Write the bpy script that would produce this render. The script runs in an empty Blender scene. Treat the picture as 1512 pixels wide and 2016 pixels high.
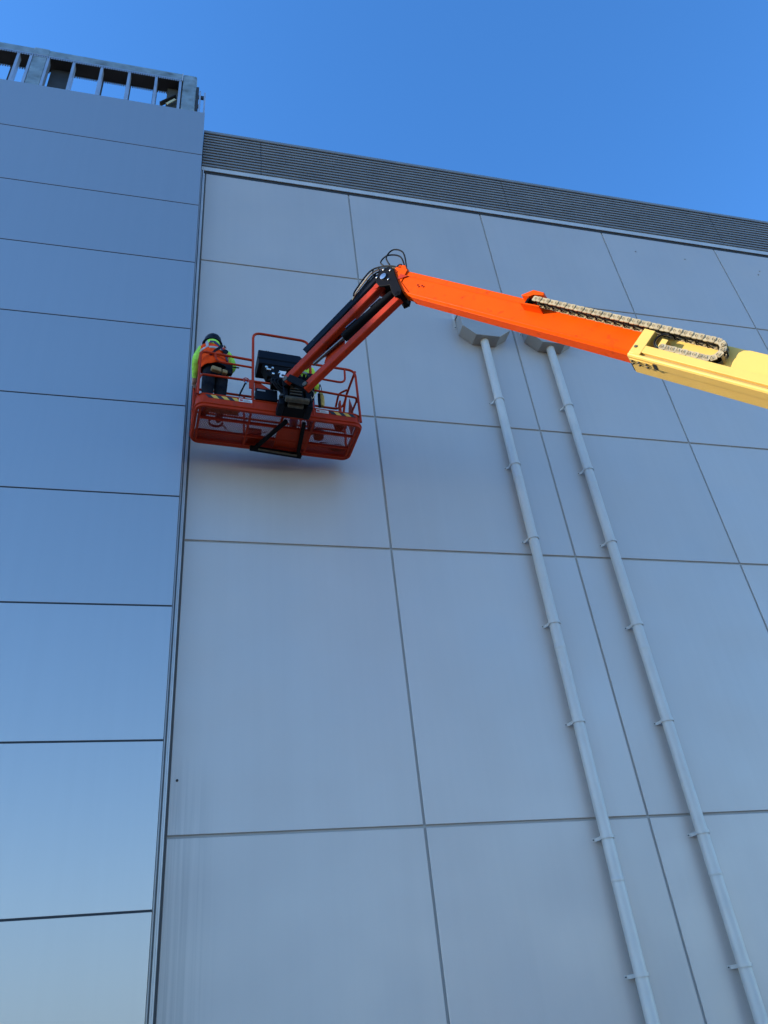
import bpy, bmesh, math, random
from mathutils import Vector, Matrix
random.seed(7)
R = math.radians
C = bpy.context.scene.collection
sc = bpy.context.scene

# ------------------------------------------------------------------ camera
def cam_axes(p, r, y):
    f = Vector((math.sin(y)*math.cos(p), math.cos(y)*math.cos(p), math.sin(p)))
    r0 = Vector((math.cos(y), -math.sin(y), 0)); u0 = r0.cross(f)
    rt = r0*math.cos(r) + u0*math.sin(r); up = -r0*math.sin(r) + u0*math.cos(r)
    return rt, up, f
cd = bpy.data.cameras.new('camera'); cam = bpy.data.objects.new('camera', cd); C.objects.link(cam)
rt, up, fw = cam_axes(R(35.198), R(-6.773), R(16.77))
cam.matrix_world = Matrix(((rt.x, up.x, -fw.x, 0), (rt.y, up.y, -fw.y, 0), (rt.z, up.z, -fw.z, 1.6), (0, 0, 0, 1)))
cd.sensor_fit = 'VERTICAL'; cd.sensor_height = 36; cd.lens = 27.746
cd.clip_start = 0.05; cd.clip_end = 3000
sc.camera = cam

# ------------------------------------------------------------------ sky, sun, exposure
SUN_EL = R(23.0); SUN_A = R(5.7)                 # the sun stands behind the building, far to the left
sdir = Vector((-math.cos(SUN_A)*math.cos(SUN_EL), math.sin(SUN_A)*math.cos(SUN_EL), math.sin(SUN_EL)))
wd = bpy.data.worlds.new('World'); sc.world = wd; wd.use_nodes = True
nt = wd.node_tree; nt.nodes.clear()
sky = nt.nodes.new('ShaderNodeTexSky'); sky.sky_type = 'NISHITA'; sky.sun_disc = False
sky.sun_elevation = SUN_EL; sky.sun_rotation = math.atan2(sdir.x, sdir.y)
sky.air_density = 1.0; sky.dust_density = 0.1; sky.ozone_density = 4.0; sky.altitude = 400
bg = nt.nodes.new('ShaderNodeBackground'); bg.inputs[1].default_value = 0.15
hs = nt.nodes.new('ShaderNodeHueSaturation'); hs.inputs['Saturation'].default_value = 1.19; hs.inputs['Hue'].default_value = 0.504
wo = nt.nodes.new('ShaderNodeOutputWorld')
nt.links.new(sky.outputs[0], hs.inputs['Color']); nt.links.new(hs.outputs[0], bg.inputs[0]); nt.links.new(bg.outputs[0], wo.inputs[0])
sd = bpy.data.lights.new('sun', 'SUN'); sd.energy = 2.7; sd.angle = R(0.53); sd.color = (1.0, 0.90, 0.74)
so = bpy.data.objects.new('sun', sd); C.objects.link(so)
so.rotation_euler = (-sdir).to_track_quat('-Z', 'Y').to_euler()
sc.view_settings.view_transform = 'Standard'; sc.view_settings.look = 'None'
sc.view_settings.exposure = 1.44; sc.view_settings.gamma = 1.0
sc.view_settings.use_curve_mapping = False

# ------------------------------------------------------------------ materials
MATS = {}
def mat(name, col, metal=0.0, rough=0.5, var=0.06, nscale=3.0, bump=0.0, bscale=60.0, streak=0.0, rvar=0.05, orand=0.0, spec=None, dirt=None, wave=0.0, coat=0.0, stain=0.0):
    m = bpy.data.materials.new(name); m.use_nodes = True; t = m.node_tree; N = t.nodes; L = t.links
    b = N['Principled BSDF']
    b.inputs['Metallic'].default_value = metal
    if spec is not None: b.inputs['Specular IOR Level'].default_value = spec
    if coat: b.inputs['Coat Weight'].default_value = coat; b.inputs['Coat Roughness'].default_value = 0.15
    geo = N.new('ShaderNodeNewGeometry')
    def noise(scale, vec=None, detail=4.0):
        n = N.new('ShaderNodeTexNoise'); n.inputs['Scale'].default_value = scale; n.inputs['Detail'].default_value = detail
        L.new(vec if vec else geo.outputs['Position'], n.inputs['Vector']); return n.outputs['Fac']
    def maprange(fac, a, c, lo=0.3, hi=0.7, clamp=True):
        r_ = N.new('ShaderNodeMapRange'); r_.clamp = clamp; r_.inputs['From Min'].default_value = lo; r_.inputs['From Max'].default_value = hi
        r_.inputs['To Min'].default_value = a; r_.inputs['To Max'].default_value = c; L.new(fac, r_.inputs['Value']); return r_.outputs['Result']
    def mul(a, c):
        x = N.new('ShaderNodeMath'); x.operation = 'MULTIPLY'; L.new(a, x.inputs[0])
        if isinstance(c, float): x.inputs[1].default_value = c
        else: L.new(c, x.inputs[1])
        return x.outputs[0]
    f = maprange(noise(nscale), 1-var, 1+var, clamp=False)
    if streak:
        mp = N.new('ShaderNodeMapping'); mp.inputs['Scale'].default_value = (9, 9, 0.22); L.new(geo.outputs['Position'], mp.inputs['Vector'])
        f = mul(f, maprange(noise(1.0, mp.outputs[0], 6.0), 1-streak, 1+streak*0.6, clamp=False))
    if orand:
        oi = N.new('ShaderNodeObjectInfo'); f = mul(f, maprange(oi.outputs['Random'], 1-orand, 1+orand, 0, 1))
    vm = N.new('ShaderNodeVectorMath'); vm.operation = 'SCALE'; vm.inputs[0].default_value = col; L.new(f, vm.inputs['Scale'])
    out = vm.outputs[0]
    if dirt:
        dc, lo, hi, ds = dirt
        mx = N.new('ShaderNodeMix'); mx.data_type = 'RGBA'; mx.inputs['B'].default_value = (*dc, 1)
        L.new(maprange(noise(ds, None, 8.0), 0, 1, lo, hi), mx.inputs['Factor']); L.new(out, mx.inputs['A']); out = mx.outputs['Result']
    L.new(out, b.inputs['Base Color'])
    b.inputs['Roughness'].default_value = rough
    if rvar: L.new(maprange(noise(nscale*1.7), max(0.02, rough-rvar), rough+rvar, clamp=False), b.inputs['Roughness'])
    if stain:                                  # run-off streaks below the drilled hole beside the corner
        sx = N.new('ShaderNodeSeparateXYZ'); L.new(geo.outputs['Position'], sx.inputs[0])
        mp3 = N.new('ShaderNodeMapping'); mp3.inputs['Scale'].default_value = (26, 1, 0.35); L.new(geo.outputs['Position'], mp3.inputs['Vector'])
        k = mul(mul(maprange(sx.outputs['X'], 1.0, 0.0, 0.03, 0.50), maprange(sx.outputs['Z'], 1.0, 0.0, 4.3, 5.0)), maprange(noise(1.0, mp3.outputs[0], 5.0), 0.0, stain, 0.42, 0.66))
        mx2 = N.new('ShaderNodeMix'); mx2.data_type = 'RGBA'; mx2.inputs['B'].default_value = (0.10, 0.105, 0.11, 1); L.new(k, mx2.inputs['Factor']); L.new(out, mx2.inputs['A'])
        L.new(mx2.outputs['Result'], b.inputs['Base Color'])
    if bump or wave:
        bp = N.new('ShaderNodeBump'); bp.inputs['Distance'].default_value = 0.02
        if bump: h = maprange(noise(bscale, None, 2.0), 0, bump, 0, 1)
        else:
            mp2 = N.new('ShaderNodeMapping'); mp2.inputs['Scale'].default_value = (0.9, 0.9, 0.5); L.new(geo.outputs['Position'], mp2.inputs['Vector'])
            h = maprange(noise(1.0, mp2.outputs[0], 0.0), 0, wave, 0, 1)
        L.new(h, bp.inputs['Height']); bp.inputs['Strength'].default_value = 1.0; L.new(bp.outputs[0], b.inputs['Normal'])
    MATS[name] = m; return m

mat('panel_silver', (0.57, 0.495, 0.445), metal=0.28, rough=0.45, var=0.025, nscale=0.7, streak=0.014, orand=0.03, wave=0.35, stain=0.24)
mat('panel_blue', (0.54, 0.475, 0.435), metal=0.75, rough=0.32, var=0.0, nscale=0.5, streak=0.012, orand=0.03, wave=0.0, rvar=0.0)
mat('joint_dark', (0.030, 0.032, 0.036), rough=0.7)
mat('joint_soft', (0.09, 0.085, 0.08), rough=0.7)
mat('joint_grey', (0.36, 0.33, 0.30), rough=0.7)
mat('trim_silver', (0.671, 0.616, 0.580), metal=0.5, rough=0.4, streak=0.1)
mat('trim_fascia', (0.60, 0.56, 0.52), metal=0.2, rough=0.4)
mat('louvre_grey', (0.26, 0.25, 0.24), metal=0.3, rough=0.45, var=0.08)
mat('core', (0.10, 0.10, 0.11), rough=0.9)
mat('roofing', (0.4, 0.4, 0.4), rough=0.9)
mat('galv', (0.33, 0.37, 0.36), metal=0.55, rough=0.5, var=0.25, nscale=6, dirt=((0.16, 0.17, 0.15), 0.52, 0.70, 3.0))
mat('stud', (0.40, 0.45, 0.52), metal=0.5, rough=0.4, var=0.1)
mat('steel_dark', (0.05, 0.045, 0.04), metal=0.3, rough=0.6, var=0.2)
mat('brass', (0.75, 0.62, 0.35), metal=0.3, rough=0.5)
mat('pipe_grey', (0.62, 0.57, 0.51), metal=0.05, rough=0.38, var=0.04, streak=0.04)
mat('hopper_grey', (0.40, 0.37, 0.34), metal=0.2, rough=0.45, var=0.05)
mat('concrete', (0.072, 0.066, 0.060), rough=0.9, var=0.15, nscale=0.4, bump=0.2, bscale=30)
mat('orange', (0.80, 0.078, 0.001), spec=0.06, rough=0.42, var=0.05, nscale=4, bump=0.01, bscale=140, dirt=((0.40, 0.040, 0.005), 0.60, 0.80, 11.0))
mat('orange_shaded', (0.45, 0.034, 0.006), spec=0.16, rough=0.45, var=0.10, nscale=5, dirt=((0.26, 0.035, 0.015), 0.58, 0.78, 9.0))  # darker copy of orange, shade of jib and basket painted in
mat('yellow', (0.80, 0.51, 0.12), spec=0.3, rough=0.42, var=0.04, nscale=3, bump=0.01, bscale=120, dirt=((0.50, 0.36, 0.12), 0.62, 0.82, 6.0))
mat('tan_shadow', (0.42, 0.27, 0.08), rough=0.5)  # darker yellow, the groove's shadow put into the colour
mat('carrier', (0.46, 0.36, 0.205), rough=0.5, var=0.12, nscale=12, metal=0.1, orand=0.12)
mat('black_paint', (0.006, 0.006, 0.007), spec=0.06, rough=0.5, var=0.2)
mat('black_navy', (0.007, 0.009, 0.014), spec=0.09, rough=0.45, var=0.2)
mat('black_rubber', (0.008, 0.008, 0.009), spec=0.15, rough=0.6)
mat('hose_cream', (0.65, 0.55, 0.36), rough=0.5)
mat('steel_bright', (0.50, 0.49, 0.47), metal=0.9, rough=0.25)
mat('rod_steel', (0.16, 0.16, 0.17), metal=0.8, rough=0.3)
mat('grime', (0.10, 0.085, 0.06), metal=0.3, rough=0.6, var=0.3, nscale=20)
mat('hazard_yellow', (0.72, 0.42, 0.06), rough=0.5, var=0.1)
mat('hazard_black', (0.02, 0.017, 0.015), rough=0.5)
mat('white_plate', (0.72, 0.70, 0.70), rough=0.45)
mat('print_red', (0.45, 0.05, 0.04), rough=0.5)
mat('print_grey', (0.25, 0.25, 0.26), rough=0.5)
mat('hivis_lime', (0.42, 0.80, 0.08), rough=0.85, var=0.15, nscale=14, bump=0.8, bscale=18)
mat('hivis_yellow', (0.58, 0.82, 0.05), rough=0.85, var=0.12, nscale=14, bump=0.8, bscale=18)
mat('hivis_orange', (0.98, 0.075, 0.008), spec=0.1, rough=0.8, var=0.12, nscale=12, bump=0.6, bscale=20)
mat('reflective', (0.42, 0.38, 0.36), rough=0.4)
mat('trousers', (0.014, 0.016, 0.022), spec=0.08, rough=0.85, var=0.25, nscale=12, bump=0.8, bscale=16)
mat('denim', (0.03, 0.065, 0.14), spec=0.1, rough=0.85, var=0.2, nscale=12, bump=0.8, bscale=16)
mat('skin', (0.45, 0.24, 0.16), rough=0.55)
mat('boot', (0.05, 0.035, 0.025), rough=0.6)
mat('hat_black', (0.008, 0.008, 0.009), spec=0.22, rough=0.3)
mat('strap_black', (0.012, 0.012, 0.016), spec=0.1, rough=0.7)
mat('strap_purple', (0.05, 0.03, 0.09), rough=0.7)
mat('leather_tan', (0.30, 0.20, 0.08), rough=0.7, var=0.2, nscale=20)
mat('pouch_yellow', (0.60, 0.38, 0.06), rough=0.6, var=0.2, nscale=20)
mat('wood', (0.30, 0.2, 0.11), rough=0.7, var=0.2, nscale=10)
mat('blue_plastic', (0.02, 0.05, 0.16), rough=0.4)
mat('glass', (0.05, 0.06, 0.07), rough=0.1)

# ------------------------------------------------------------------ mesh helpers
def V(*a): return Vector(a)
class MB:
    def __init__(s): s.v = []; s.f = []
    def add(s, vs, fs):
        k = len(s.v); s.v += [Vector(p) for p in vs]; s.f += [tuple(i+k for i in q) for q in fs]; return s
    def hexa(s, p):          # 8 corners: bottom 0-3 ccw, top 4-7
        return s.add(p, [(3, 2, 1, 0), (4, 5, 6, 7), (0, 1, 5, 4), (1, 2, 6, 5), (2, 3, 7, 6), (3, 0, 4, 7)])
    def box(s, a, b):
        x0, y0, z0 = a; x1, y1, z1 = b
        return s.hexa([(x0, y0, z0), (x1, y0, z0), (x1, y1, z0), (x0, y1, z0), (x0, y0, z1), (x1, y0, z1), (x1, y1, z1), (x0, y1, z1)])
    def bar(s, p0, p1, w, h, side=None):   # box beam p0->p1; w along side, h across
        p0 = Vector(p0); p1 = Vector(p1); d = (p1-p0).normalized()
        sd_ = Vector(side) if side is not None else (Vector((0, 0, 1)) if abs(d.z) < 0.9 else Vector((1, 0, 0)))
        a = (sd_ - d*sd_.dot(d)).normalized(); c = d.cross(a)
        q = [p + a*sx*w/2 + c*sy*h/2 for p in (p0, p1) for sx, sy in ((-1, -1), (1, -1), (1, 1), (-1, 1))]
        return s.hexa(q)
    def cham(s, p0, p1, w, h, ch, side):   # beam with chamfered long edges
        p0 = Vector(p0); p1 = Vector(p1); d = (p1-p0).normalized(); sd_ = Vector(side)
        a = (sd_ - d*sd_.dot(d)).normalized(); c = d.cross(a)
        prof = []
        for sx, sy in ((-1, -1), (1, -1), (1, 1), (-1, 1)):
            e1 = (sx*(w/2-ch), sy*h/2); e2 = (sx*w/2, sy*(h/2-ch))
            prof += [e1, e2] if sx*sy > 0 and False else ([e2, e1] if (sx, sy) in ((-1, -1), (1, 1)) else [e1, e2])
        k = len(prof)
        vs = [p + a*x + c*y for p in (p0, p1) for x, y in prof]
        fs = [tuple(range(k-1, -1, -1)), tuple(range(k, 2*k))] + [(i, (i+1) % k, k+(i+1) % k, k+i) for i in range(k)]
        return s.add(vs, fs)
    def prism(s, poly, off):               # poly: 3D points, extruded by off
        poly = [Vector(p) for p in poly]; off = Vector(off); k = len(poly)
        fs = [tuple(range(k-1, -1, -1)), tuple(range(k, 2*k))] + [(i, (i+1) % k, k+(i+1) % k, k+i) for i in range(k)]
        return s.add(poly+[p+off for p in poly], fs)
    def tube(s, pts, r, n=10, cap=True, closed=False):
        pts = [Vector(p) for p in pts]; k = len(pts); rings = []
        d0 = (pts[1]-pts[0]).normalized(); a = d0.orthogonal().normalized()
        for i, p in enumerate(pts):
            if closed: d = (pts[(i+1) % k]-pts[i-1]).normalized()
            else: d = (pts[min(i+1, k-1)]-pts[max(i-1, 0)]).normalized()
            a = (a-d*a.dot(d)).normalized(); c = d.cross(a)
            rr = r[i] if isinstance(r, (list, tuple)) else r
            rings.append([p + a*math.cos(2*math.pi*j/n)*rr + c*math.sin(2*math.pi*j/n)*rr for j in range(n)])
        vs = [q for g in rings for q in g]; fs = []
        for i in range(k if closed else k-1):
            i2 = (i+1) % k
            for j in range(n): fs.append((i*n+j, i*n+(j+1) % n, i2*n+(j+1) % n, i2*n+j))
        if cap and not closed: fs += [tuple(range(n-1, -1, -1)), tuple((k-1)*n+j for j in range(n))]
        return s.add(vs, fs)
    def lathe(s, prof, M, n=20):           # prof (r,z) around M's z axis
        vs = []; fs = []
        for r_, z_ in prof:
            for j in range(n):
                vs.append(M @ Vector((r_*math.cos(2*math.pi*j/n), r_*math.sin(2*math.pi*j/n), z_)))
        for i in range(len(prof)-1):
            for j in range(n): fs.append((i*n+j, i*n+(j+1) % n, (i+1)*n+(j+1) % n, (i+1)*n+j))
        fs += [tuple(range(n-1, -1, -1)), tuple((len(prof)-1)*n+j for j in range(n))]
        return s.add(vs, fs)
    def loft(s, rings, cap=True):
        n = len(rings[0]); vs = [p for g in rings for p in g]; fs = []
        for i in range(len(rings)-1):
            for j in range(n): fs.append((i*n+j, i*n+(j+1) % n, (i+1)*n+(j+1) % n, (i+1)*n+j))
        if cap: fs += [tuple(range(n-1, -1, -1)), tuple((len(rings)-1)*n+j for j in range(n))]
        return s.add(vs, fs)
    def mesh(s, name, m, ang=35):
        me = bpy.data.meshes.new(name); me.from_pydata([tuple(p) for p in s.v], [], s.f)
        bm = bmesh.new(); bm.from_mesh(me); bmesh.ops.recalc_face_normals(bm, faces=bm.faces); bm.to_mesh(me); bm.free()
        me.polygons.foreach_set('use_smooth', [True]*len(me.polygons)); me.set_sharp_from_angle(angle=R(ang))
        me.materials.append(MATS[m]); me.update(); return me
    def obj(s, name, m, parent=None, ang=35, bevel=0.0):
        o = bpy.data.objects.new(name, s.mesh(name, m, ang)); C.objects.link(o)
        if parent is not None: o.parent = parent; o.matrix_parent_inverse = parent.matrix_world.inverted()
        if bevel:
            bv = o.modifiers.new('bevel', 'BEVEL'); bv.width = bevel; bv.segments = 2; bv.limit_method = 'ANGLE'; bv.angle_limit = R(40)
        return o
def place(me, name, loc, parent, rot=None):
    o = bpy.data.objects.new(name, me); C.objects.link(o); o.parent = parent
    o.matrix_parent_inverse = parent.matrix_world.inverted() if parent else Matrix()
    M = Matrix.Translation(loc) @ (rot.to_4x4() if rot else Matrix()); o.matrix_basis = M
    return o
def thing(name, label, cat, loc=(0, 0, 0), group=None):
    o = bpy.data.objects.new(name, None); C.objects.link(o); o.location = loc; o.empty_display_size = 0.2
    o.matrix_world = Matrix.Translation(loc)
    o['label'] = label; o['category'] = cat
    if group: o['group'] = group
    return o
def tag(o, label, cat, group=None):
    o['label'] = label; o['category'] = cat
    if group: o['group'] = group
    return o
def arc(c, a, b, r, t0, t1, n=6):   # arc in plane of unit vectors a,b
    return [c + a*r*math.cos(t0+(t1-t0)*i/n) + b*r*math.sin(t0+(t1-t0)*i/n) for i in range(n+1)]
def rounded(pts, r, n=5):           # polyline with rounded corners
    pts = [Vector(p) for p in pts]; out = [pts[0]]
    for i in range(1, len(pts)-1):
        p = pts[i]; d0 = (pts[i-1]-p); d1 = (pts[i+1]-p); rr = min(r, d0.length*0.49, d1.length*0.49)
        a = p+d0.normalized()*rr; b = p+d1.normalized()*rr
        for k in range(n+1):
            t = k/n; out.append(a*(1-t)**2 + p*2*t*(1-t) + b*t*t)
    out.append(pts[-1]); return out

D, LW = 9.60, 9.35          # wall planes (main wall, projecting block)

# ------------------------------------------------------------------ ground
g = MB().box((-400, -400, -0.5), (400, 400, 0.0)).obj('ground', 'concrete'); g['kind'] = 'structure'

# ------------------------------------------------------------------ main building
mb = thing('warehouse_building', 'tall warehouse with large silver metal wall panels and ribbed louvre band under its roof', 'building', (9, D, 0))
core = MB().box((-0.19, D+0.020, 0), (21.2, 24, 18.55)).obj('wall', 'joint_grey', mb)
VX = [-0.103+3.0405*i for i in range(8)]
HZ = [17.198, 14.322, 10.669, 7.988, 3.978, 0.15]
GAP = 0.0165
PC = {}
def panel(w, h, th, m, ch=0.006):
    key = (round(w, 3), round(h, 3), m)
    if key not in PC:
        b = MB(); x, z = w/2, h/2
        ring0 = [V(-x, th, -z), V(x, th, -z), V(x, th, z), V(-x, th, z)]
        ring1 = [V(-x, ch, -z), V(x, ch, -z), V(x, ch, z), V(-x, ch, z)]
        x -= ch; z -= ch
        ring2 = [V(-x, 0, -z), V(x, 0, -z), V(x, 0, z), V(-x, 0, z)]
        b.loft([ring0, ring1, ring2]); PC[key] = b.mesh('panel', m, 20)
    return PC[key]
for i in range(len(VX)-1):
    for j in range(len(HZ)-1):
        x0, x1 = VX[i]+GAP, VX[i+1]-GAP; z1, z0 = HZ[j]-GAP, HZ[j+1]+GAP
        place(panel(x1-x0, z1-z0, 0.052, 'panel_silver'), 'panel', V((x0+x1)/2, D, (z0+z1)/2), core)
# fascia strip and louvre band
MB().prism([V(-0.185, D-0.026, 17.262), V(-0.185, D-0.030, 17.385), V(-0.185, D+0.05, 17.41), V(-0.185, D+0.05, 17.285)], V(21.3, 0, 0)).obj('fascia_strip', 'trim_fascia', mb, 20)
MB().box((-0.185, D+0.004, 17.19), (21.1, D+0.018, 17.262)).obj('shadow_gap', 'joint_dark', mb)
lb = MB().box((-0.19, D+0.012, 17.42), (21.1, D+0.05, 18.70)).obj('louvre_band', 'joint_dark', mb)
seams = [-0.185, 1.05, 6.75, 12.42, 18.1, 21.1]
NS = 12; pitch = (18.66-17.40)/NS
for a, b_ in zip(seams[:-1], seams[1:]):
    for k in range(NS):
        z = 17.405+k*pitch; x0, x1 = a+0.006, b_-0.006
        prof = [(0.014, 0.012), (0.014, 0.004), (-0.040, 0.020), (-0.044, 0.026), (-0.044, 0.066), (-0.040, 0.072), (-0.034, 0.070), (-0.034, 0.028)]
        MB().prism([V(x0, D+y_, z+z_) for y_, z_ in prof], V(x1-x0, 0, 0)).obj('louvre_slat', 'louvre_grey', lb, 25)
for x in seams[1:-1]:
    MB().box((x-0.005, D-0.030, 17.42), (x+0.005, D+0.03, 18.65)).obj('seam_strip', 'joint_dark', lb)
MB().prism([V(-0.185, D-0.065, 18.665), V(-0.185, D-0.065, 18.745), V(-0.185, D+0.30, 18.80), V(-0.185, D+0.30, 18.70), V(-0.185, D-0.050, 18.655)], V(21.3, 0, 0)).obj('parapet_cap', 'louvre_grey', mb, 20)
# vertical corner trims between the two volumes
MB().box((-0.188, D-0.020, 0.05), (-0.172, D+0.049, 17.25)).obj('corner_trim', 'trim_silver', mb)
MB().box((-0.170, D-0.002, 0.05), (-0.156, D+0.049, 17.25)).obj('corner_trim', 'louvre_grey', mb)
MB().box((-0.154, D-0.034, 0.05), (-0.134, D+0.049, 17.25)).obj('corner_trim', 'trim_silver', mb)
MB().box((-0.132, D+0.004, 0.05), (-0.116, D+0.049, 17.25)).obj('corner_trim', 'trim_silver', mb)
MB().box((-0.114, D+0.010, 0.05), (-0.088, D+0.049, 17.25)).obj('corner_joint', 'joint_soft', mb)
# drilled hole with a little collar, and specks left on the panels
MB().lathe([(0.016, 0), (0.016, 0.004), (0.010, 0.006)], Matrix.Translation((-0.008, D, 4.61)) @ Matrix.Rotation(R(90), 4, 'X'), 14).obj('bolt_hole', 'hazard_black', mb)
for x, z in ((9.75, 16.62), (11.05, 16.60), (13.1, 16.55), (13.0, 16.4)):
    MB().lathe([(0.022, 0), (0.016, 0.012)], Matrix.Translation((x, D, z)) @ Matrix.Rotation(R(90), 4, 'X'), 10).obj('bolt_hole', 'joint_grey', mb)

# ------------------------------------------------------------------ projecting block
lbk = thing('projecting_block', 'smooth blue grey panelled block beside the warehouse wall with bare steel frame on top', 'building', (-10, LW, 0))
lcore = MB().box((-45.2, LW+0.048, 0), (-0.20, D+3.4, 19.08)).obj('wall', 'joint_dark', lbk)
LZ = [19.13, 17.44, 15.66, 13.89, 12.11, 10.335, 8.57, 6.79, 5.005, 3.195, 1.41, 0.1]
lx = [-0.19]+[-5.2-5*q for q in range(9)]
for a, b_ in zip(lx[1:], lx[:-1]):
    for j in range(len(LZ)-1):
        x0, x1 = a+0.011, b_-(0.011 if b_ != -0.19 else 0.0); z1, z0 = LZ[j]-0.011, LZ[j+1]+0.011
        place(panel(x1-x0, z1-z0, 0.05, 'panel_blue', 0.0025), 'panel', V((x0+x1)/2, LW, (z0+z1)/2), lcore)
for z in LZ[1:-1]:
    MB().box((-45.2, LW+0.004, z-0.0105), (-0.194, LW+0.047, z+0.0105)).obj('joint_gasket', 'joint_dark', lcore)
# bare steel parapet frame
FY = 9.45
fr = MB()
fr.box((-45, FY, 20.53), (-0.735, FY+0.012, 20.84)); fr.box((-45, FY+0.012, 20.83), (-0.735, FY+0.33, 20.842))
fr.obj('top_beam', 'galv', lbk)
MB().box((-45, FY+0.318, 20.55), (-0.735, FY+0.33, 20.829)).obj('rear_beam', 'galv', lbk)
MB().box((-45, FY+0.013, 20.56), (-0.735, FY+0.317, 20.575)).obj('soffit_deck', 'steel_dark', lbk)
teeth = MB(); x = -6.0
while x < -0.8:
    teeth.box((x, FY-0.012, 20.485), (x+0.028, FY-0.001, 20.55)); teeth.box((x, FY+0.331, 20.50), (x+0.028, FY+0.339, 20.57)); x += 0.05
tt = teeth.obj('slotted_track', 'stud', lbk); tt['kind'] = 'stuff'
MB().box((-45, FY-0.016, 20.545), (-0.75, FY-0.0125, 20.575)).obj('track_flange', 'stud', lbk)
stud_x = [-4.80, -4.21, -3.955, -3.60, -3.07, -2.48, -1.89, -1.305, -0.775]
for x in stud_x:
    s_ = MB().box((x-0.028, FY-0.008, 19.0), (x+0.028, FY+0.004, 20.50)); s_.box((x+0.012, FY+0.0045, 19.0), (x+0.028, FY+0.14, 20.50)); s_.obj('stud', 'stud', lbk)
for x in (-9, -8.4, -7.8, -7.2, -6.6, -6.0, -5.4):
    MB().box((x-0.028, FY-0.008, 19.0), (x+0.028, FY+0.14, 20.50)).obj('stud', 'stud', lbk)
MB().box((-3.92, FY-0.004, 19.0), (-3.635, FY+0.16, 20.528)).obj('column', 'galv', lbk, bevel=0.01)
MB().box((-3.93, FY-0.020, 20.57), (-3.62, FY-0.001, 20.85)).obj('splice_plate', 'galv', lbk, bevel=0.008)
MB().box((-0.725, FY-0.004, 19.0), (-0.415, FY+0.32, 20.86)).obj('column', 'galv', lbk, bevel=0.035)
MB().box((-0.745, FY-0.012, 20.52), (-0.728, FY+0.02, 20.87)).obj('weld_strip', 'trim_silver', lbk)
MB().box((-0.413, FY+0.02, 19.0), (-0.355, FY+0.10, 20.42)).obj('closure_angle', 'steel_dark', lbk)
for x, zt in ((-0.318, 20.17), (-0.213, 20.12)):
    MB().box((x-0.022, FY-0.03, 19.0), (x+0.014, FY+0.10, zt)).obj('edge_stud', 'stud', lbk)
for z in (19.55, 19.95):
    MB().box((-0.354, FY+0.02, z), (-0.342 if z < 19.7 else -0.236, FY+0.06, z+0.11)).obj('clip', 'steel_dark', lbk)
# rear braces seen through the openings
MB().box((-3.56, FY+0.22, 19.0), (-3.12, FY+0.31, 20.5)).obj('rear_panel', 'steel_dark', lbk)
MB().box((-1.06, FY+0.20, 19.0), (-0.74, FY+0.31, 20.5)).obj('rear_panel', 'grime', lbk)
MB().bar((-1.18, FY+0.17, 19.68), (-0.86, FY+0.17, 20.12), 0.11, 0.02, (0, 1, 0.0)).obj('gusset', 'steel_dark', lbk)
MB().bar((-1.03, FY+0.13, 19.66), (-0.86, FY+0.13, 19.92), 0.02, 0.055, (0, 1, 0)).obj('brace', 'brass', lbk)
for x in (-4.6, -2.75, -2.16, -1.58):
    MB().box((x+0.20, FY+0.28, 19.0), (x+0.29, FY+0.317, 20.54)).obj('rear_stud', 'steel_dark', lbk)

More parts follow.
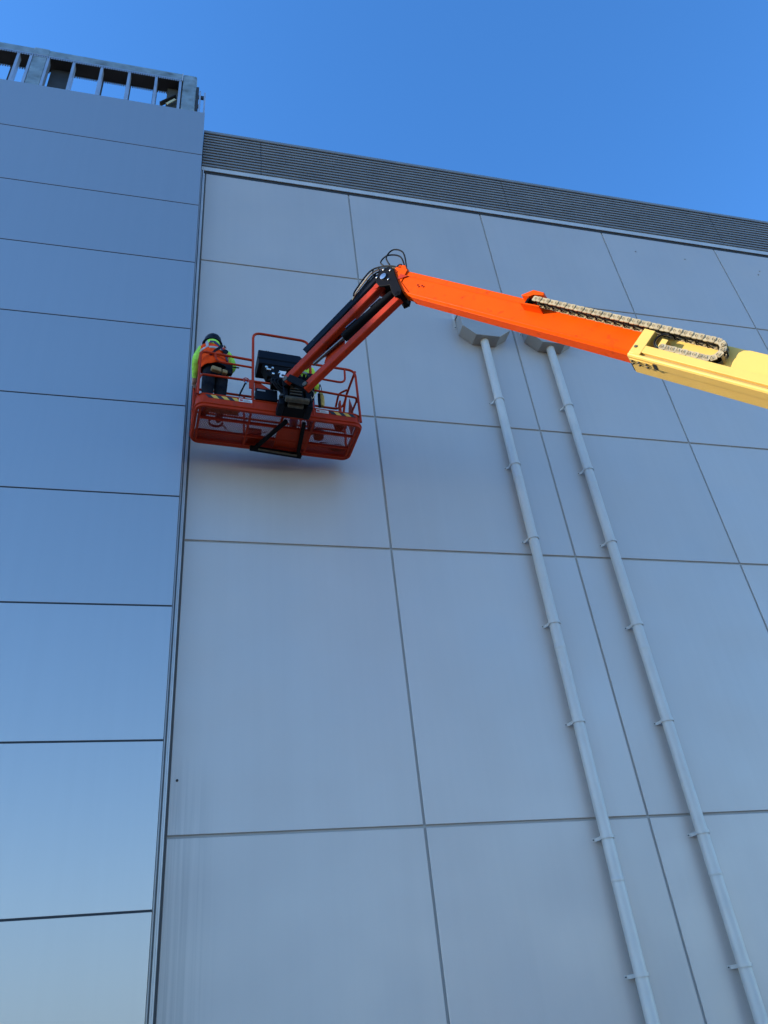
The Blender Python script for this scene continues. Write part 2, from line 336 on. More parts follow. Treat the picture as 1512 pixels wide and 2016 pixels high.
# ------------------------------------------------------------------ downpipes
def downpipe(X, label):
    t = thing('downpipe', label, 'downpipe', (X, D-0.12, 0.1), 'downpipes with rain heads on the warehouse wall')
    b = MB(); c = V(X, D-0.12, 0)
    ring = lambda z: [c+V(0.078*math.cos(2*math.pi*j/24), 0.078*math.sin(2*math.pi*j/24), z) for j in range(24)]
    b.loft([ring(0.1), ring(6.0), ring(12.85)]); p = b.obj('pipe', 'pipe_grey', t, 40)
    for zz in (3.2, 6.3, 9.4):
        MB().lathe([(0.0795, 0), (0.081, 0.003), (0.081, 0.05), (0.0795, 0.053)], Matrix.Translation((X, D-0.12, zz)), 24).obj('socket', 'pipe_grey', p)
    # rain head: box with a tapered bottom, extruded out from the wall
    o = X-5.25
    prof = [(5.04, 12.76), (5.515, 12.76), (5.775, 12.985), (5.775, 13.42), (4.80, 13.42), (4.80, 12.985)]
    h = MB().prism([V(x_+o, D-0.27, z_) for x_, z_ in prof], V(0, 0.268, 0)).obj('rain_head', 'hopper_grey', t, bevel=0.006)
    MB().box((4.78+o, D-0.285, 13.40), (5.795+o, D-0.003, 13.45)).obj('rim', 'hopper_grey', h, bevel=0.004)
    for sx in (4.745, 5.785):
        f = MB().box((sx+o, D-0.006, 13.16), (sx+0.045+o, D-0.0015, 13.62)).obj('flange', 'pipe_grey', h)
        MB().lathe([(0.012, 0), (0.010, 0.006)], Matrix.Translation((sx+0.022+o, D-0.006, 13.20)) @ Matrix.Rotation(R(90), 4, 'X'), 10).obj('screw', 'joint_dark', h)
    for k in range(8):
        z = 11.22-1.50*k
        if z < 0.3: break
        cl = MB(); r0 = 0.088
        pts = [V(X-0.150, D-0.004, z), V(X-0.112, D-0.006, z), V(X-0.092, D-0.045, z)]
        pts += [V(X+r0*math.cos(a), D-0.12+r0*math.sin(a), z) for a in [R(160)+R(12.5)*q for q in range(17)]]
        pts += [V(X+0.092, D-0.045, z), V(X+0.11, D-0.006, z), V(X+0.14, D-0.004, z)]
        ins = []
        n = len(pts)
        for i_, q in enumerate(pts):
            tdir = (pts[min(i_+1, n-1)]-pts[max(i_-1, 0)]).normalized(); nn = V(tdir.y, -tdir.x, 0)
            ins.append([q-nn*0.002+V(0, 0, -0.021), q+nn*0.002+V(0, 0, -0.021), q+nn*0.002+V(0, 0, 0.021), q-nn*0.002+V(0, 0, 0.021)])
        cl.loft(ins); co = cl.obj('clamp', 'pipe_grey', t, 30)
        MB().lathe([(0.009, 0), (0.008, 0.006)], Matrix.Translation((X-0.136, D-0.006, z)) @ Matrix.Rotation(R(90), 4, 'X'), 10).obj('screw', 'joint_dark', co)
    return t
downpipe(5.25, 'pale grey wall downpipe with tapered rain head, the one closer to the orange basket')
downpipe(6.612, 'pale grey wall downpipe with tapered rain head, the one farther from the orange basket')

# ------------------------------------------------------------------ boom lift
A0 = V(1.26, 8.0, 9.82); EB = V(math.sqrt(.5), -math.sqrt(.5), 0); NB = V(-math.sqrt(.5), -math.sqrt(.5), 0); ZZ = V(0, 0, 1)
def J(s, z, o=0.0): return A0+EB*s+ZZ*z+NB*o
ANG = R(48.7); DB = EB*math.cos(ANG)-ZZ*math.sin(ANG); WB = EB*math.sin(ANG)+ZZ*math.cos(ANG)
OB = J(1.77, 0.70)
def T(t, p, o=0.0): return OB+DB*t+WB*p+NB*o
TE = 10.6
lift = thing('boom_lift', 'telescopic boom lift with yellow base boom, orange upper boom and an orange work basket', 'boom lift', (T(TE, 0).x, T(TE, 0).y, 0))
def secprism(prof, t0, t1, name, m, parent, **k):     # prof: (perp, lateral) polygon swept along the boom
    return MB().prism([T(t0, p_, o_) for p_, o_ in prof], DB*(t1-t0)).obj(name, m, parent, **k)
# orange fly boom: folded plate section with chamfered shoulders, slanted nose
pf = [(-0.131, -0.062), (-0.131, 0.062), (-0.108, 0.088), (0.135, 0.088), (0.150, 0.080), (0.165, 0.080), (0.215, 0.074), (0.226, 0.055), (0.226, -0.055), (0.215, -0.074), (0.165, -0.08), (0.150, -0.08), (0.135, -0.088), (-0.108, -0.088)]
b = MB(); k = len(pf)
nose = lambda p_: 0.05+max(0.0, (0.226-p_))**1.4*1.75
r0 = [T(nose(p_), p_, o_) for p_, o_ in pf]; r1 = [T(6.5, p_, o_) for p_, o_ in pf]
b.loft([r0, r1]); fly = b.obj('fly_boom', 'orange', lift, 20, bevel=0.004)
secprism([(-0.146, -0.075), (-0.146, 0.075), (-0.132, 0.075), (-0.132, -0.075)], 0.62, 4.3, 'bottom_flange', 'orange', fly, bevel=0.003)
secprism([(-0.106, 0.0885), (-0.106, 0.094), (-0.096, 0.094), (-0.096, 0.0885)], 0.60, 4.2, 'weld_bead', 'orange', fly)
# nose cheek, stiffener and bolts at the tip
MB().prism([T(0.02, 0.225, 0.089), T(0.02, 0.05, 0.089), T(0.16, -0.06, 0.089), T(0.42, -0.115, 0.089), T(0.56, -0.10, 0.089), T(0.30, 0.02, 0.089), T(0.26, 0.225, 0.089)], NB*0.012).obj('cheek_plate', 'orange', fly, bevel=0.003)
MB().prism([T(-0.02, 0.235, 0.05), T(-0.02, 0.30, 0.05), T(0.10, 0.31, 0.05), T(0.20, 0.235, 0.05)], NB*-0.1).obj('hose_guide', 'orange', fly, bevel=0.004)
MB().prism([T(0.20, 0.13, 0.102), T(0.20, 0.02, 0.102), T(0.36, 0.13, 0.102)], NB*0.008).obj('stiffener', 'orange_shaded', fly)
for tt_, pp_ in ((0.10, 0.15), (0.14, 0.06), (0.22, -0.01), (0.62, 0.04), (0.66, 0.02), (0.70, 0.045), (0.74, 0.035)):
    MB().lathe([(0.012, 0), (0.012, 0.008), (0.007, 0.012)], Matrix.Translation(T(tt_, pp_, 0.088 if tt_ > .5 else 0.101)) @ NB.to_track_quat('Z', 'Y').to_matrix().to_4x4(), 10).obj('bolt', 'orange_shaded', fly)
secprism([(0.128, 0.0885), (0.128, 0.092), (0.136, 0.092), (0.136, 0.0885)], 0.30, 4.2, 'weld_bead', 'orange', fly)
for tt_ in (1.55, 3.35):
    MB().prism([T(tt_, -0.125, 0.0625), T(tt_+0.03, -0.125, 0.0625), T(tt_+0.03, -0.09, 0.0945), T(tt_, -0.09, 0.0945)], DB*0.004).obj('drain_tab', 'orange_shaded', fly)
# carrier bracket on the fly boom
cb = MB().prism([T(2.44, 0.165, 0.09), T(2.50, 0.215, 0.09), T(2.56, 0.265, 0.09), T(2.72, 0.262, 0.09), T(2.74, 0.225, 0.09), T(2.60, 0.205, 0.09), T(2.55, 0.165, 0.09)], NB*0.13).obj('carrier_bracket', 'orange', fly, bevel=0.004)
MB().prism([T(2.50, 0.06, 0.09), T(2.50, 0.075, 0.09), T(2.78, 0.085, 0.09), T(2.78, 0.07, 0.09)], NB*0.13).obj('bracket_shelf', 'orange', fly)
MB().prism([T(2.53, 0.07, 0.09), T(2.53, 0.20, 0.09), T(2.56, 0.20, 0.09), T(2.56, 0.07, 0.09)], NB*0.10).obj('bracket_back', 'black_paint', fly)
# yellow base boom
py = [(-0.212, -0.10), (-0.212, 0.092), (-0.195, 0.105), (0.20, 0.105), (0.212, 0.092), (0.212, -0.10), (0.20, -0.115), (-0.195, -0.115)]
base = MB().loft([[T(4.15, p_, o_) for p_, o_ in py], [T(TE, p_, o_) for p_, o_ in py]]).obj('base_boom', 'yellow', lift, 20, bevel=0.004)
# front side box that carries the lower track, with a recessed band
secprism([(-0.235, 0.1055), (-0.235, 0.222), (-0.220, 0.240), (-0.200, 0.240), (-0.200, 0.1055)], 4.17, TE, 'side_box', 'yellow', base, bevel=0.004)
secprism([(-0.1995, 0.1055), (-0.1995, 0.208), (-0.166, 0.208), (-0.166, 0.1055)], 4.30, TE, 'recess_band', 'tan_shadow', base)
secprism([(-0.1655, 0.228), (-0.1655, 0.240), (-0.082, 0.240), (-0.082, 0.228)], 4.30, TE, 'track_lip', 'yellow', base, bevel=0.003)
secprism([(-0.1655, 0.106), (-0.1655, 0.227), (-0.1, 0.227), (-0.1, 0.106)], 4.30, TE, 'track_floor', 'yellow', base)
MB().prism([T(4.17, -0.1995, 0.106), T(4.17, -0.1995, 0.240), T(4.299, -0.1995, 0.240), T(4.299, -0.1995, 0.106)], WB*0.30).obj('mouth_plate', 'yellow', base, bevel=0.006)
# wear pads and bolts at the mouth of the base boom
MB().prism([T(4.13, -0.205, -0.09), T(4.13, -0.205, 0.10), T(4.13, -0.135, 0.10), T(4.13, -0.135, -0.09)], DB*0.018).obj('wear_pad', 'black_rubber', base)
MB().prism([T(4.19, -0.2355, 0.195), T(4.46, -0.2355, 0.195), T(4.46, -0.2355, 0.11), T(4.19, -0.2355, 0.11)], WB*-0.008).obj('bolt_plate', 'yellow', base, bevel=0.003)
MB().prism([T(4.467, -0.2355, 0.20), T(4.495, -0.2355, 0.20), T(4.495, -0.2355, 0.108), T(4.467, -0.2355, 0.108)], WB*-0.004).obj('slot', 'hazard_black', base)
for tt_ in (4.22, 4.30, 4.39):
    for oo in (0.13, 0.175):
        MB().lathe([(0.014, 0), (0.014, 0.01), (0.009, 0.016)], Matrix.Translation(T(tt_, -0.2437, oo)) @ (-WB).to_track_quat('Z', 'Y').to_matrix().to_4x4(), 10).obj('bolt', 'grime', base)
MB().lathe([(0.016, 0), (0.016, 0.008)], Matrix.Translation(T(4.205, -0.12, 0.240)) @ NB.to_track_quat('Z', 'Y').to_matrix().to_4x4(), 10).obj('bolt', 'grime', base)
# hose pigtail coming out at the mouth
for q in range(3):
    c = T(4.40+0.012*q, 0.045-0.01*q, 0.17+0.02*q)
    MB().tube(arc(c, DB, WB, 0.075+0.006*q, R(80), R(285), 12), 0.010, 8).obj('hose', 'black_rubber' if q != 1 else 'hose_cream', base)
# yellow carrier anchor block and standing plates
MB().prism([T(4.39, -0.09, 0.106), T(4.39, 0.06, 0.106), T(4.46, 0.06, 0.106), T(4.46, -0.09, 0.106)], NB*0.095).obj('anchor_block', 'yellow', base, bevel=0.004)
rp = [T(5.17, -0.06, 0.106), T(5.15, 0.02, 0.106), T(5.15, 0.13, 0.106), T(5.18, 0.165, 0.106), T(5.24, 0.18, 0.106), T(5.95, 0.18, 0.106), T(5.95, -0.06, 0.106), T(5.50, -0.06, 0.106), T(5.42, -0.09, 0.106), T(5.26, -0.09, 0.106)]
MB().prism(rp, NB*0.05).obj('guard_plate', 'yellow', base, bevel=0.006)
# energy chain: side links, rungs, cables
cc = MB(); path = []
PU, PLo, OC0, OC1 = 0.162, -0.042, 0.100, 0.216
RC = (PU-PLo)/2; PCn = (PU+PLo)/2; TC = 4.93; LP = 0.0600
def chain_at(sv):
    LU = TC-2.66; LA = math.pi*RC
    if sv < LU: return (2.66+sv, PU, 0.0)
    if sv < LU+LA:
        a = (sv-LU)/RC; return (TC+RC*math.sin(a), PCn+RC*math.cos(a), -a)
    return (TC-(sv-LU-LA), PLo, -math.pi)
cab = []
for o_ in (0.128, 0.143, 0.160, 0.178, 0.193):
    pts = []
    for q in range(64):
        t_, p_, a_ = chain_at(q*(2.27+0.319+0.54)/63); pts.append(T(t_, p_+random.uniform(-.004, .004), o_))
    cab.append(MB().tube(pts, 0.008, 6))
ca = MB()
for c_ in cab: ca.add(c_.v, c_.f)
chain = ca.obj('cable_carrier', 'black_rubber', lift)
def link_mesh(h, name):
    l = LP*1.10; n = 8; prof = []
    for q in range(n+1): a = -math.pi/2+math.pi*q/n; prof.append((l/2-0.014+math.cos(a)*0.014, math.copysign(abs(math.sin(a))**0.45, math.sin(a))*h/2))
    for q in range(n+1): a = math.pi/2+math.pi*q/n; prof.append((-l/2+0.014+math.cos(a)*0.014, math.copysign(abs(math.sin(a))**0.45, math.sin(a))*h/2))
    b = MB().prism([V(x_, z_, -0.006) for x_, z_ in prof], V(0, 0, 0.012))
    b.lathe([(0.020, 0.0061), (0.020, 0.012), (0.016, 0.012), (0.015, 0.0062)], Matrix.Translation((LP*0.25, 0, 0)), 12); b.lathe([(0.007, 0.0063), (0.007, 0.014)], Matrix.Translation((LP*0.25, 0, 0)), 6)
    b.lathe([(0.006, 0.0061), (0.006, 0.010)], Matrix.Translation((-0.008, 0.012, 0)), 6)
    return b.mesh(name, 'carrier', 40)
lm = link_mesh(0.064, 'link'); rung = MB().box((-0.007, -0.030, -0.052), (0.007, -0.022, 0.052)).box((-0.007, 0.022, -0.052), (0.007, 0.030, 0.052)).mesh('rung', 'black_paint')
brk = MB().bar((-LP, -0.026, 0.050), (LP, -0.026, -0.050), 0.006, 0.008, (0, 1, 0)).mesh('brace_wire', 'black_paint')
nl = int((2.27+0.319+0.56)/LP)
for q in range(nl):
    t_, p_, a_ = chain_at(q*LP)
    X_ = DB*math.cos(a_)+WB*math.sin(a_); Y_ = NB.cross(X_)
    rot = Matrix((X_, Y_, NB)).transposed()
    for o_ in (OC0, OC1): place(lm, 'link', T(t_, p_, o_+(0.005 if q % 2 else 0)), chain, rot)
    if q % 2 == 0: place(rung, 'rung', T(t_, p_, (OC0+OC1)/2), chain, rot); place(brk, 'brace_wire', T(t_, p_, (OC0+OC1)/2), chain, rot)
    if TC-0.02 < t_ and -2.9 < a_ < -0.1 and q % 2: MB().bar(T(TC+(RC+0.037)*math.sin(-a_), PCn+(RC+0.037)*math.cos(-a_), OC0), T(TC+(RC+0.037)*math.sin(-a_), PCn+(RC+0.037)*math.cos(-a_), OC1), 0.03, 0.004, X_).obj('cross_bar', 'carrier', chain)

# jib head
NQ = NB.to_track_quat('Z', 'Y').to_matrix().to_4x4()
hp = [J(1.635, 0.83), J(1.69, 0.895), J(1.78, 0.915), J(1.87, 0.88), J(1.915, 0.79), J(1.93, 0.64), J(1.955, 0.46), J(1.985, 0.30), J(1.955, 0.22), J(1.87, 0.23), J(1.835, 0.36), J(1.82, 0.52), J(1.74, 0.555), J(1.66, 0.61), J(1.62, 0.72)]
jh = MB().prism([p-NB*0.13 for p in hp], NB*0.03).prism([p+NB*0.10 for p in hp], NB*0.03)
jh.lathe([(0.085, -0.16), (0.085, 0.10)], Matrix.Translation(J(1.75, 0.74)) @ NQ, 20)
jh.lathe([(0.045, -0.13), (0.045, 0.13)], Matrix.Translation(J(1.92, 0.27)) @ NQ, 16)
head = jh.obj('jib_head', 'black_paint', lift, 30, bevel=0.004)
MB().lathe([(0.05, 0.13), (0.05, 0.15), (0.03, 0.155)], Matrix.Translation(J(1.75, 0.74)) @ NQ, 16).obj('pivot_pin', 'steel_bright', head)
for ds, dz in ((-0.10, 0.06), (0.07, -0.11), (0.02, 0.14), (0.12, 0.05)):
    MB().lathe([(0.016, 0.13), (0.016, 0.142), (0.010, 0.146)], Matrix.Translation(J(1.75+ds, 0.74+dz)) @ NQ, 10).obj('bolt', 'steel_bright', head)
# jib main beam (orange), black cover, cylinder, levelling link
jb = MB().cham(J(-0.06, -0.11, 0.03), J(1.66, 0.73, 0.03), 0.13, 0.10, 0.012, ZZ).obj('jib_beam', 'orange_shaded', lift, 20)
MB().cham(J(0.20, 0.10, -0.06), J(1.66, 0.82, -0.06), 0.13, 0.07, 0.01, ZZ).obj('upper_beam', 'orange_shaded', jb, 20)
MB().prism([J(0.55, 0.10, -0.075), J(0.60, 0.22, -0.075), J(0.95, 0.40, -0.075), J(1.0, 0.30, -0.075)], NB*-0.02).obj('gusset', 'orange_shaded', jb)
MB().lathe([(0.05, -0.09), (0.05, 0.09)], Matrix.Translation(J(1.60, 0.70)) @ NQ, 16).obj('pin_boss', 'orange_shaded', jb)
MB().lathe([(0.04, -0.09), (0.04, 0.09)], Matrix.Translation(J(-0.03, -0.10)) @ NQ, 16).obj('pin_boss', 'grime', jb)
jc = MB().cham(J(0.27, 0.33, -0.05), J(1.60, 1.01, -0.05), 0.15, 0.12, 0.02, ZZ).obj('jib_cover', 'black_navy', lift, 20)
for s_ in (0.45, 0.8, 1.15):
    MB().lathe([(0.010, 0), (0.010, 0.008)], Matrix.Translation(J(s_, 0.34+0.511*(s_-0.27), 0.01)) @ NQ, 8).obj('bolt', 'steel_dark', jc)
jy = MB().tube([J(1.85, 0.50, -0.02), J(1.75, 0.47, -0.02), J(0.97, 0.20, -0.02), J(0.93, 0.187, -0.02)], [0.06, 0.074, 0.074, 0.064], 18).obj('jib_cylinder', 'black_paint', lift)
MB().tube([J(0.94, 0.19, -0.02), J(0.40, 0.0, -0.02)], 0.026, 12).obj('piston_rod', 'rod_steel', jy)
for s_ in (1.62, 1.2): MB().bar(J(s_, 0.42+0.346*(s_-1.7)+0.075, 0.055), J(s_-0.18, 0.42+0.346*(s_-1.88)+0.075, 0.055), 0.015, 0.015).obj('fitting', 'rod_steel', jy)
MB().prism([J(0.55, -0.03, -0.09), J(0.62, 0.14, -0.09), J(0.92, 0.24, -0.09), J(0.88, 0.02, -0.09), J(0.78, -0.03, -0.09)], NB*0.03).obj('cylinder_lug', 'orange_shaded', jb, bevel=0.004)
jl = MB().cham(J(0.26, -0.43, 0.02), J(1.93, 0.30, 0.02), 0.125, 0.10, 0.012, ZZ).obj('levelling_link', 'orange_shaded', lift, 20)
for s_, z_ in ((0.30, -0.41), (1.90, 0.29)):
    MB().lathe([(0.035, -0.075), (0.035, 0.075)], Matrix.Translation(J(s_, z_, 0.02)) @ NQ, 14).obj('pin', 'grime', jl)
# hoses over the head
def hose(pts, r, m, par=head, n=8):
    P = [Vector(p) for p in pts]; out = []
    for i in range(len(P)-1):
        p0, p1, p2, p3 = P[max(i-1, 0)], P[i], P[i+1], P[min(i+2, len(P)-1)]
        for q in range(6):
            t = q/6; out.append(0.5*((2*p1)+(p2-p0)*t+(2*p0-5*p1+4*p2-p3)*t*t+(3*p1-p0-3*p2+p3)*t**3))
    out.append(P[-1]); return MB().tube(out, r, n).obj('hose', m, par)
for q in range(7):
    o_ = -0.13+0.035*q; m_ = ('hose_cream', 'black_rubber', 'black_rubber', 'hose_cream', 'black_rubber', 'hose_cream', 'black_rubber')[q]
    hose([J(0.9+0.05*q, 0.70+0.02*q, o_-0.03), J(1.25, 0.90, o_-0.02), J(1.52, 1.02+0.01*q, o_), J(1.72, 1.04, o_), J(1.90, 0.97-0.01*q, o_), T(0.12, 0.24, o_*0.5)], 0.0115, m_)
hose([J(1.78, 1.02, 0.04), J(1.70, 1.18, 0.05), J(1.82, 1.27, 0.03), J(2.0, 1.12, 0.0), T(0.12, 0.25, 0.0)], 0.011, 'black_rubber')
hose([J(1.84, 1.0, 0.06), J(1.80, 1.22, 0.05), J(1.92, 1.32, 0.03), J(2.06, 1.14, 0.02), T(0.16, 0.25, 0.02)], 0.011, 'black_rubber')
hose([J(1.55, 1.0, 0.05), J(1.57, 1.10, 0.06), J(1.64, 1.10, 0.06), J(1.68, 0.98, 0.08)], 0.008, 'black_rubber')
hose([J(1.30, 0.86, -0.02), J(0.95, 0.58, 0.02), J(0.78, 0.44, 0.04), J(0.84, 0.38, 0.07)], 0.007, 'black_rubber')
MB().lathe([(0.05, -0.05), (0.05, 0.05)], Matrix.Translation(T(0.0, 0.27, 0.0)) @ NQ, 16).obj('hose_roller', 'black_paint', head)

# ------------------------------------------------------------------ platform (work basket)
YW = math.atan2(0.19, 2.44); U = V(math.cos(YW), math.sin(YW), 0); VV = V(-math.sin(YW), math.cos(YW), 0); P0 = V(-0.03, 8.37, 9.47)
def PL(u, b, c): return P0+U*u+VV*b+ZZ*c
PWd, PDp = 2.45, 0.83
def rrect(u0, u1, b0, b1, r, n=6):
    out = []
    for cx, cy, a0 in ((u1-r, b0+r, -90), (u1-r, b1-r, 0), (u0+r, b1-r, 90), (u0+r, b0+r, 180)):
        for k in range(n+1): a = R(a0+90*k/n); out.append((cx+r*math.cos(a), cy+r*math.sin(a)))
    return out
def ringprism(outer, inner, c0, c1):
    b = MB(); n = len(outer)
    vs = [PL(*p, c0) for p in outer]+[PL(*p, c0) for p in inner]+[PL(*p, c1) for p in outer]+[PL(*p, c1) for p in inner]
    fs = []
    for i in range(n):
        j = (i+1) % n
        fs += [(i, j, n+j, n+i), (2*n+i, 3*n+i, 3*n+j, 2*n+j), (i, 2*n+i, 2*n+j, j), (n+i, n+j, 3*n+j, 3*n+i)]
    return b.add(vs, fs)
plat = ringprism(rrect(0, PWd, 0, PDp, 0.13), rrect(0.042, PWd-0.042, 0.042, PDp-0.045, 0.09), 0.0, 0.055).obj('platform', 'orange_shaded', lift, 35, bevel=0.005)
# toe boards all round
kp = ringprism(rrect(0.006, PWd-0.006, 0.006, PDp-0.006, 0.125), rrect(0.014, PWd-0.014, 0.014, PDp-0.014, 0.117), 0.056, 0.235).obj('toe_board', 'orange_shaded', plat, 35)
MB().tube([PL(*p, 0.06) for p in rrect(0.0, PWd, 0.0, PDp, 0.13)], 0.018, 8, closed=True).obj('rim_tube', 'orange_shaded', plat)
MB().tube([PL(*p, 0.235) for p in rrect(0.01, PWd-0.01, 0.01, PDp-0.01, 0.12)], 0.015, 8, closed=True).obj('rim_tube', 'orange_shaded', plat)
# floor: cross members, far skirt, plates, expanded mesh
for b0, b1 in ((0.262, 0.286), (0.538, 0.562), (0.745, 0.778)):
    m_ = MB()
    m_.hexa([PL(0.05, b0, 0.0), PL(PWd-0.05, b0, 0.0), PL(PWd-0.05, b1, 0.0), PL(0.05, b1, 0.0), PL(0.05, b0, 0.045), PL(PWd-0.05, b0, 0.045), PL(PWd-0.05, b1, 0.045), PL(0.05, b1, 0.045)]); m_.obj('cross_member', 'orange_shaded', plat)
for u0, u1 in ((0.77, 0.80), (1.23, 1.26), (1.70, 1.73), (2.36, 2.396), (0.055, 0.09)):
    m_ = MB(); m_.hexa([PL(u0, 0.05, 0.002), PL(u1, 0.05, 0.002), PL(u1, PDp-0.05, 0.002), PL(u0, PDp-0.05, 0.002), PL(u0, 0.05, 0.047), PL(u1, 0.05, 0.047), PL(u1, PDp-0.05, 0.047), PL(u0, PDp-0.05, 0.047)]); m_.obj('cross_member', 'orange_shaded', plat)
def plate(u0, u1, b0, b1, c0, c1, name, m, par=plat, **k):
    m_ = MB(); m_.hexa([PL(u0, b0, c0), PL(u1, b0, c0), PL(u1, b1, c0), PL(u0, b1, c0), PL(u0, b0, c1), PL(u1, b0, c1), PL(u1, b1, c1), PL(u0, b1, c1)]); return m_.obj(name, m, par, **k)
plate(1.262, 1.698, 0.296, 0.68, 0.006, 0.044, 'floor_plate', 'orange_shaded')
ms = MB(); pit = 0.034
k = 0
while True:        # diagonal strands both ways, clipped to the floor rectangle
    x = -0.9+k*pit; k += 1
    if x > PWd: break
    for sg in (1, -1):
        pts = []
        b0, b1 = 0.05, PDp-0.05; run = (b1-b0)*0.55
        xa, xb = (x, x+run) if sg > 0 else (x+run, x)
        ya, yb = b0, b1
        def clip(xa, ya, xb, yb):
            lo, hi = 0.06, PWd-0.06
            if max(xa, xb) < lo or min(xa, xb) > hi: return None
            def at(xv): t = (xv-xa)/(xb-xa); return (xv, ya+(yb-ya)*t)
            P, Q = (xa, ya), (xb, yb)
            if P[0] < lo: P = at(lo)
            if P[0] > hi: P = at(hi)
            if Q[0] < lo: Q = at(lo)
            if Q[0] > hi: Q = at(hi)
            return P, Q
        r_ = clip(xa, ya, xb, yb)
        if r_:
            zc = 0.050 if sg > 0 else 0.0555
            ms.bar(PL(*r_[0], zc), PL(*r_[1], zc), 0.005, 0.008, ZZ)
fm = ms.obj('floor_mesh', 'orange_shaded', plat, 30); fm['kind'] = 'stuff'
# rails
RT = 0.0195
def rail(pts, r=RT, rad=0.09, name='rail'): return MB().tube(rounded([PL(*p) for p in pts], rad), r, 12).obj(name, 'orange_shaded', plat)
rail([(0.02, 0.02, 0.22), (0.03, 0.02, 1.10), (0.80, 0.02, 1.07)])
rail([(0.24, 0.02, 1.09), (0.27, 0.02, 0.93), (0.80, 0.02, 0.915)], RT*0.85, 0.10)
rail([(0.03, 0.02, 0.54), (0.06, 0.02, 0.625), (0.80, 0.02, 0.63), (1.15, 0.02, 0.63)], RT*0.9, 0.05)
rail([(0.80, 0.02, 0.10), (0.81, 0.02, 1.69), (1.69, 0.02, 1.69), (1.70, 0.02, 0.10)], RT*1.05, 0.13)
rail([(1.70, 0.02, 1.19), (2.42, 0.02, 1.19), (2.43, 0.02, 0.10)], RT, 0.13)
rail([(1.70, 0.02, 0.90), (2.24, 0.02, 0.88), (2.25, 0.02, 1.18)], RT*0.85, 0.12)
rail([(1.70, 0.02, 0.63), (2.40, 0.02, 0.60), (2.42, 0.10, 0.58)], RT*0.9, 0.06)
# ends and far side
rail([(0.03, 0.02, 1.06), (0.02, 0.81, 1.08), (0.02, 0.81, 0.10)], RT, 0.10)
rail([(0.025, 0.02, 0.60), (0.02, 0.81, 0.60)], RT*0.85)
rail([(0.02, 0.81, 1.08), (2.33, 0.81, 1.08), (2.43, 0.79, 1.14), (2.43, 0.62, 1.15)], RT, 0.10)
rail([(0.02, 0.81, 0.60), (2.42, 0.81, 0.60)], RT*0.85)
rail([(2.425, 0.81, 0.10), (2.425, 0.81, 0.95), (2.42, 0.60, 1.16), (2.425, 0.03, 1.18)], RT, 0.12)
rail([(2.42, 0.78, 0.62), (2.42, 0.03, 0.60)], RT*0.85)
for u in (0.8, 1.70): rail([(u, 0.81, 0.10), (u, 0.81, 1.08)], RT*0.9, name='post')
rail([(2.30, 0.79, 1.10), (2.31, 0.60, 1.62 if False else 1.22), (2.40, 0.45, 1.18)], RT*0.9, 0.06)
plate(2.33, 2.36, 0.66, 0.76, 0.86, 1.14, 'gate_latch', 'orange_shaded', bevel=0.01)
MB().prism([PL(2.41, 0.30, 0.25), PL(2.41, 0.50, 0.25), PL(2.41, 0.55, 0.62), PL(2.41, 0.40, 0.95), PL(2.41, 0.28, 0.62)], U*0.01).obj('gate_panel', 'orange_shaded', plat, bevel=0.004)
# triangular gusset panels beside the console
MB().prism([PL(0.83, 0.03, 0.46), PL(0.83, 0.03, 0.62), PL(0.92, 0.03, 0.62), PL(1.15, 0.03, 0.46)], VV*0.008).obj('gusset', 'orange_shaded', plat)
MB().prism([PL(1.50, 0.03, 0.42), PL(1.67, 0.03, 0.62), PL(1.67, 0.03, 0.24), PL(1.60, 0.03, 0.24)], VV*0.008).obj('gusset', 'orange_shaded', plat)
plate(0.745, 0.80, -0.002, 0.014, 0.46, 0.62, 'latch_plate', 'orange_shaded')
# hazard stripes on the toe board, warning plates
def stripes(u0, u1):
    w = 0.075; k = 0; u = u0
    while u+w < u1+0.03:
        m_ = MB().prism([PL(u, 0.004, 0.165), PL(u+w, 0.004, 0.165), PL(u+w-0.05, 0.004, 0.222), PL(u-0.05, 0.004, 0.222)], VV*-0.003)
        m_.obj('hazard_stripe', 'hazard_black' if k % 2 == 0 else 'hazard_yellow', kp); u += w; k += 1
stripes(0.17, 0.60); stripes(1.98, 2.34)
for u0 in (0.60, 1.74):
    w = plate(u0, u0+0.19, 0.0, 0.004, 0.165, 0.225, 'warning_plate', 'white_plate', kp)
    plate(u0+0.01, u0+0.055, -0.002, -0.0005, 0.18, 0.21, 'warning_mark', 'print_red', kp)
    for q in range(3): plate(u0+0.065, u0+0.18-0.02*q, -0.002, -0.0005, 0.175+0.015*q, 0.181+0.015*q, 'warning_line', 'print_grey', kp)
# black under-floor support: fork and cross bar
sp = MB().bar(PL(1.30, 0.05, -0.045), PL(0.95, 0.74, -0.045), 0.055, 0.05, ZZ).obj('support_arm', 'black_paint', plat, bevel=0.006)
MB().bar(PL(1.56, 0.05, -0.045), PL(1.62, 0.78, -0.045), 0.055, 0.055, ZZ).obj('support_arm', 'black_paint', plat, bevel=0.006)
MB().bar(PL(0.88, 0.74, -0.048), PL(1.68, 0.79, -0.048), 0.06, 0.07, ZZ).obj('support_bar', 'black_paint', plat, bevel=0.006)
MB().bar(PL(1.00, 0.70, -0.09), PL(1.60, 0.74, -0.09), 0.012, 0.03, ZZ).obj('support_edge', 'grime', plat)
